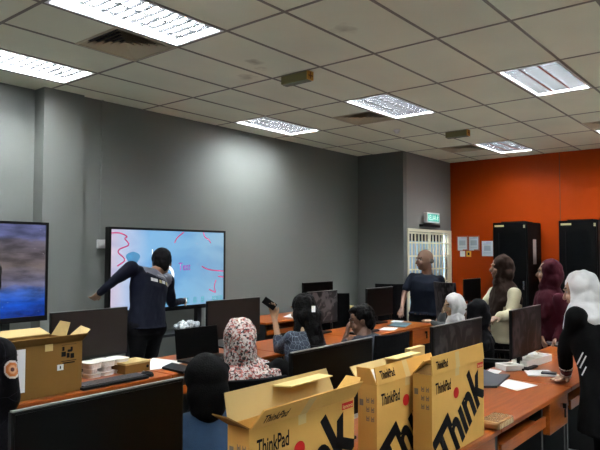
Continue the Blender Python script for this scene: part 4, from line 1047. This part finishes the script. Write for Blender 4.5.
MM = Matrix((R2, FW, U2)).transposed().to_4x4(); M = Matrix.Rotation(-YAW-.2, 4, 'Z') @ MM @ Matrix.Rotation(.62, 4, 'Y')
obj('case', box(B(), (-.062, -.006, -.032), (.062, .006, .032), M), black_p, t, bevel=.003); obj('camera_bump', box(B(), (-.058, -.010, .005), (-.035, -.006, .027), M), black_p, t)
chair(J['hipR'].x-.1, J['hipR'].y-.1, 68, 'black chair under the woman holding up a phone')
# 5 boy with hand on chin
dd_ = 5.6
ov = dict(sh=W(364, 340, d=dd_), hip=W(362, 392, d=dd_-.1), head=W(361, 320.5, d=dd_+.05), neck=W(364, 333, d=dd_+.02), shL=W(350, 341, d=dd_-.09), shR=W(379, 338, d=dd_+.13), elbL=W(343, 346, d=dd_+.15), wrL=W(347, 333, d=dd_+.22), elbR=W(385, 352, d=dd_+.1), wrR=W(378, 345, d=dd_+.32))
person('seated person with short black hair resting chin on a hand, centre of the photo', (ov['hip'].x, ov['hip'].y), 95, 1.60, True, over=ov, head=(30, -14, 0), hscale=1.2, gear='hair_short', topm=mat('dark_navy_shirt', (.012, .016, .028), .8), sleeve='half', bottom=trous_k, skin_c=('skin_brown2', (.14, .07, .04)), hands={'L': dict(d=(.25, -.1, 1), n=(-.8, .5, 0), curl=.9)})
o = chair(ov['hip'].x-.12, ov['hip'].y-.12, 82, 'black chair of the seated boy, a slot in its backrest')
# 6 white hijab person seated facing left
dd_ = 6.45
ov = dict(sh=W(455, 327, d=dd_), hip=W(462, 365, d=dd_), head=W(453, 305.5, d=dd_+.03), neck=W(455, 319, d=dd_), shR=W(447, 327, d=dd_+.17), shL=W(464, 329, d=dd_-.15), elbR=W(440, 327, d=dd_+.3), wrR=W(443, 314, d=dd_+.28), elbL=W(446, 328, d=dd_-.25), wrL=W(432, 322, d=dd_-.05))
person('seated person in a small white hijab and grey sleeves leaning on the desk', (ov['hip'].x, ov['hip'].y), 150, 1.55, True, over=ov, head=(-10, -12, 0), gear='hijab', gearm=white_h, topm=greyc, bottom=trous_k, build=.92, skin_c=('skin_fair', (0, 0, 0)))
# 7 black hijab person seated
dd_ = 5.7
ov = dict(sh=W(478, 337, d=dd_), hip=W(480, 380, d=dd_), head=W(475.5, 313, d=dd_), neck=W(477, 329, d=dd_))
person('seated person in a plain black hijab next to the white-hijab person', (ov['hip'].x, ov['hip'].y), 85, 1.60, True, over=ov, gear='hijab', gearm=mat('black_hijab', (.004, .004, .005), .95, bump=.2, bscale=150, spec=.15), topm=cloth_k, bottom=trous_k, build=1.0)
chair(ov['hip'].x+.1, ov['hip'].y-.1, 110, 'black chair under the black-hijab person')
# 8 brown hijab woman, cream shirt
dd_ = 6.3
hz = W(503, 345, d=dd_)
ov = dict(sh=W(505, 291, d=dd_), hip=W(507, 338, d=dd_), head=W(500.5, 267.5, d=dd_), neck=W(504, 284, d=dd_), shR=W(494, 292, d=dd_+.17), shL=W(516, 294, d=dd_-.17), elbL=W(512, 314, d=dd_-.25), wrL=W(499.5, 317, d=dd_-.32), elbR=W(486, 306, d=dd_+.12), wrR=W(487, 322, d=dd_+.0))
person('standing woman in a brown hijab and cream shirt, in profile before the cabinet', (ov['hip'].x, ov['hip'].y), 150, 1.60, over=ov, head=(-22, 0, 0), drape=1.2, gear='hijab', gearm=brown_h, topm=creamc, bottom=trous_k, hem=.70, build=1.1, skin_c=('skin_tan2', (.24, .13, .075)), sleeve='loose', hands={'L': dict(curl=1., n=(0, -.3, 1))})
# 9 maroon hijab
dd_ = 5.95
ov = dict(sh=W(550, 298, d=dd_), hip=W(556, 345, d=dd_), head=W(548, 272.5, d=dd_), neck=W(550, 290, d=dd_))
ov['elbL'] = W(562, 325, d=dd_-.15); ov['wrL'] = W(555, 340, d=dd_-.25); ov['elbR'] = W(537, 322, d=dd_+.1); ov['wrR'] = W(542, 338, d=dd_-.1)
person('standing woman in a long maroon hijab and dress between cabinet and white hijab', (ov['hip'].x, ov['hip'].y), 135, 1.58, over=ov, head=(-34, 0, 0), drape=1.2, gear='hijab', gearm=maroon, topm=maroon, bottom=trous_k, hem=.45, build=1.12, skin_c=('skin_tan2', (0, 0, 0)))
# 10 white hijab woman leaning on the near desk
dd_ = 3.95
ov = dict(sh=W(584, 322, d=dd_-.12), hip=W(607, 398, d=dd_-.15), head=W(579, 291, d=dd_+.06), neck=W(584, 305, d=dd_+.03))
ov['shL'] = W(575, 317, d=dd_-.12); ov['shR'] = W(602, 308, d=dd_+.16); ov['elbL'] = W(565, 352, d=dd_+.04); ov['wrL'] = W(566, 376.5, d=4.12); ov['elbR'] = W(612, 360, d=dd_+.3); ov['wrR'] = W(600, 385, d=dd_+.35)
def slv(c, n, J, rs, fs, ax):
    a_, b_ = J['elbL'], J['wrL']; t_ = (c-a_).dot(b_-a_)/(b_-a_).length_squared; dist = (c-(a_+(b_-a_)*t_)).length
    if dist < .10:
        if .80 < t_ < 1.1: return 1
        if .62 < t_ < .78: return 2
        if .56 < t_ < .60: return 1
    return 0
for k in ('elbR', 'wrR'): pass
pr_, J, q = person('woman in a pale grey-white hijab and black tunic leaning her hand on the desk', (ov['hip'].x+.03, ov['hip'].y-.02), 118, 1.62, over=ov, head=(-30, -14, 0), hscale=1.04, drape=.7, gear='hijab', gearm=white_h, topm=[cloth_k, white_p, mat('dark_red_cuff', (.09, .01, .015), .7)], topfn=slv, bottom=trous_k, hem=.50, build=1.1, skin_c=('skin_tan3', (.32, .185, .115)),
       hands={'L': dict(d=W(549, 381, z=.775)-ov['wrL'], n=(0, 0, 1), curl=.12)})
stp = kid(pr_, 'top')
for k, (sx, sy) in enumerate(((580, 358.5), (583, 362), (584, 371))):
    decal('side_stripe', stp, pr_, W(sx, sy, d=dd_-.2), (R2*.45+U2*.9).normalized(), (R2*.9-U2*.45).normalized(), .085 if k < 2 else .06, .009, FW, white_p, 8)
# 11 black cap person, near
dd_ = 2.85
ov = dict(sh=W(206, 423, d=dd_), hip=W(212, 530, d=dd_-.05), head=W(206, 383, d=dd_+.03), neck=W(206, 409, d=dd_))
pr_, J, q = person('seated person in a black head cover and blue denim shirt, from behind', (ov['hip'].x, ov['hip'].y), 58, 1.60, True, over=ov, head=(0, -5, 0), gear='cap', gearm=cloth_k, topm=denim, bottom=trous_k, collar=denim, build=1.02, hscale=1.12)
# 12 person at the left edge with a round patch
dd_ = 2.42
ov = dict(sh=W(-34, 338, d=dd_), hip=W(-44, 468, d=dd_), head=W(-28, 284, d=dd_+.1), neck=W(-32, 322, d=dd_+.02))
ov['shR'] = W(3, 357, d=dd_); ov['shL'] = W(-76, 352, d=dd_+.05); ov['elbR'] = W(9, 397, d=dd_+.03); ov['wrR'] = W(-12, 440, d=dd_+.10); 
pr_, J, q = person('person in black uniform with round orange sleeve patch, cut by the left edge', (ov['hip'].x, ov['hip'].y), 70, 1.66, over=ov, head=(20, -10, 0), gear='hair_short', topm=uni, bottom=trous_k, build=1.16)
ut = kid(pr_, 'top'); cpt = W(12.5, 369.5, d=dd_)
disc = lambda r_: (lambda u, v: u*u+v*v < .251)
pt = decal('sleeve_patch', ut, pr_, cpt, R2, U2, .072, .078, FW, white_p, 22, disc(1), .004)
for nm, sz, m_, of in (('patch_ring', .060, mat('patch_orange', (.62, .22, .05), .6), .007), ('patch_emblem', .036, mat('patch_pale', (.75, .45, .25), .6), .009), ('patch_emblem', .018, mat('patch_dark', (.10, .02, .015), .6), .011)):
    decal(nm, ut, pr_, cpt, R2, U2, sz, sz*1.07, FW, m_, 14, disc(1), of)
# 13 person cut by the left edge near the left display -> left out: nothing but a shoulder tip is seen

# chairs standing by themselves
chair(7.20, 3.22, -30, 'dark chair before the bald man, leafy grey backrest', proto=make_chair(leaf_refl, back_h=.70))  # backrest reuses the painted screen reflection, faint glow included
chair(6.42, 4.62, 20, 'black high-backed chair right of the leafy screen', proto=make_chair(back_h=.56, arms=False))
chair(5.20, 4.64, 129, 'blue-backed chair between the long dark hair and the wall', proto=make_chair(blue_m, back_h=.56, arms=False))
chair(7.78, 4.66, 30, 'black high-backed chair near the wall corner behind the bald man', proto=make_chair(back_h=.62, arms=False))
chair(2.98, .42, 60, 'black chair at the bottom right corner')

# ------------------------------------------------------------------ light and view
w = bpy.data.worlds.new('world'); S.world = w; w.use_nodes = True; w.node_tree.nodes['Background'].inputs[0].default_value = (.02, .02, .02, 1)
ld = bpy.data.lights.new('corridor_lamp', 'AREA'); ld.energy = 150; ld.size = .9; ld.size_y = .4; ld.shape = 'RECTANGLE'; ld.color = (.85, .93, 1)
lo = bpy.data.objects.new('corridor_lamp', ld); C.objects.link(lo); lo.location = (10.1, 5.60, 2.6); lo.rotation_euler = (math.radians(25), 0, 0)
S.view_settings.view_transform = 'Standard'; S.view_settings.look = 'None'; S.view_settings.gamma = 1; S.view_settings.use_curve_mapping = False
S.view_settings.exposure = 1.38
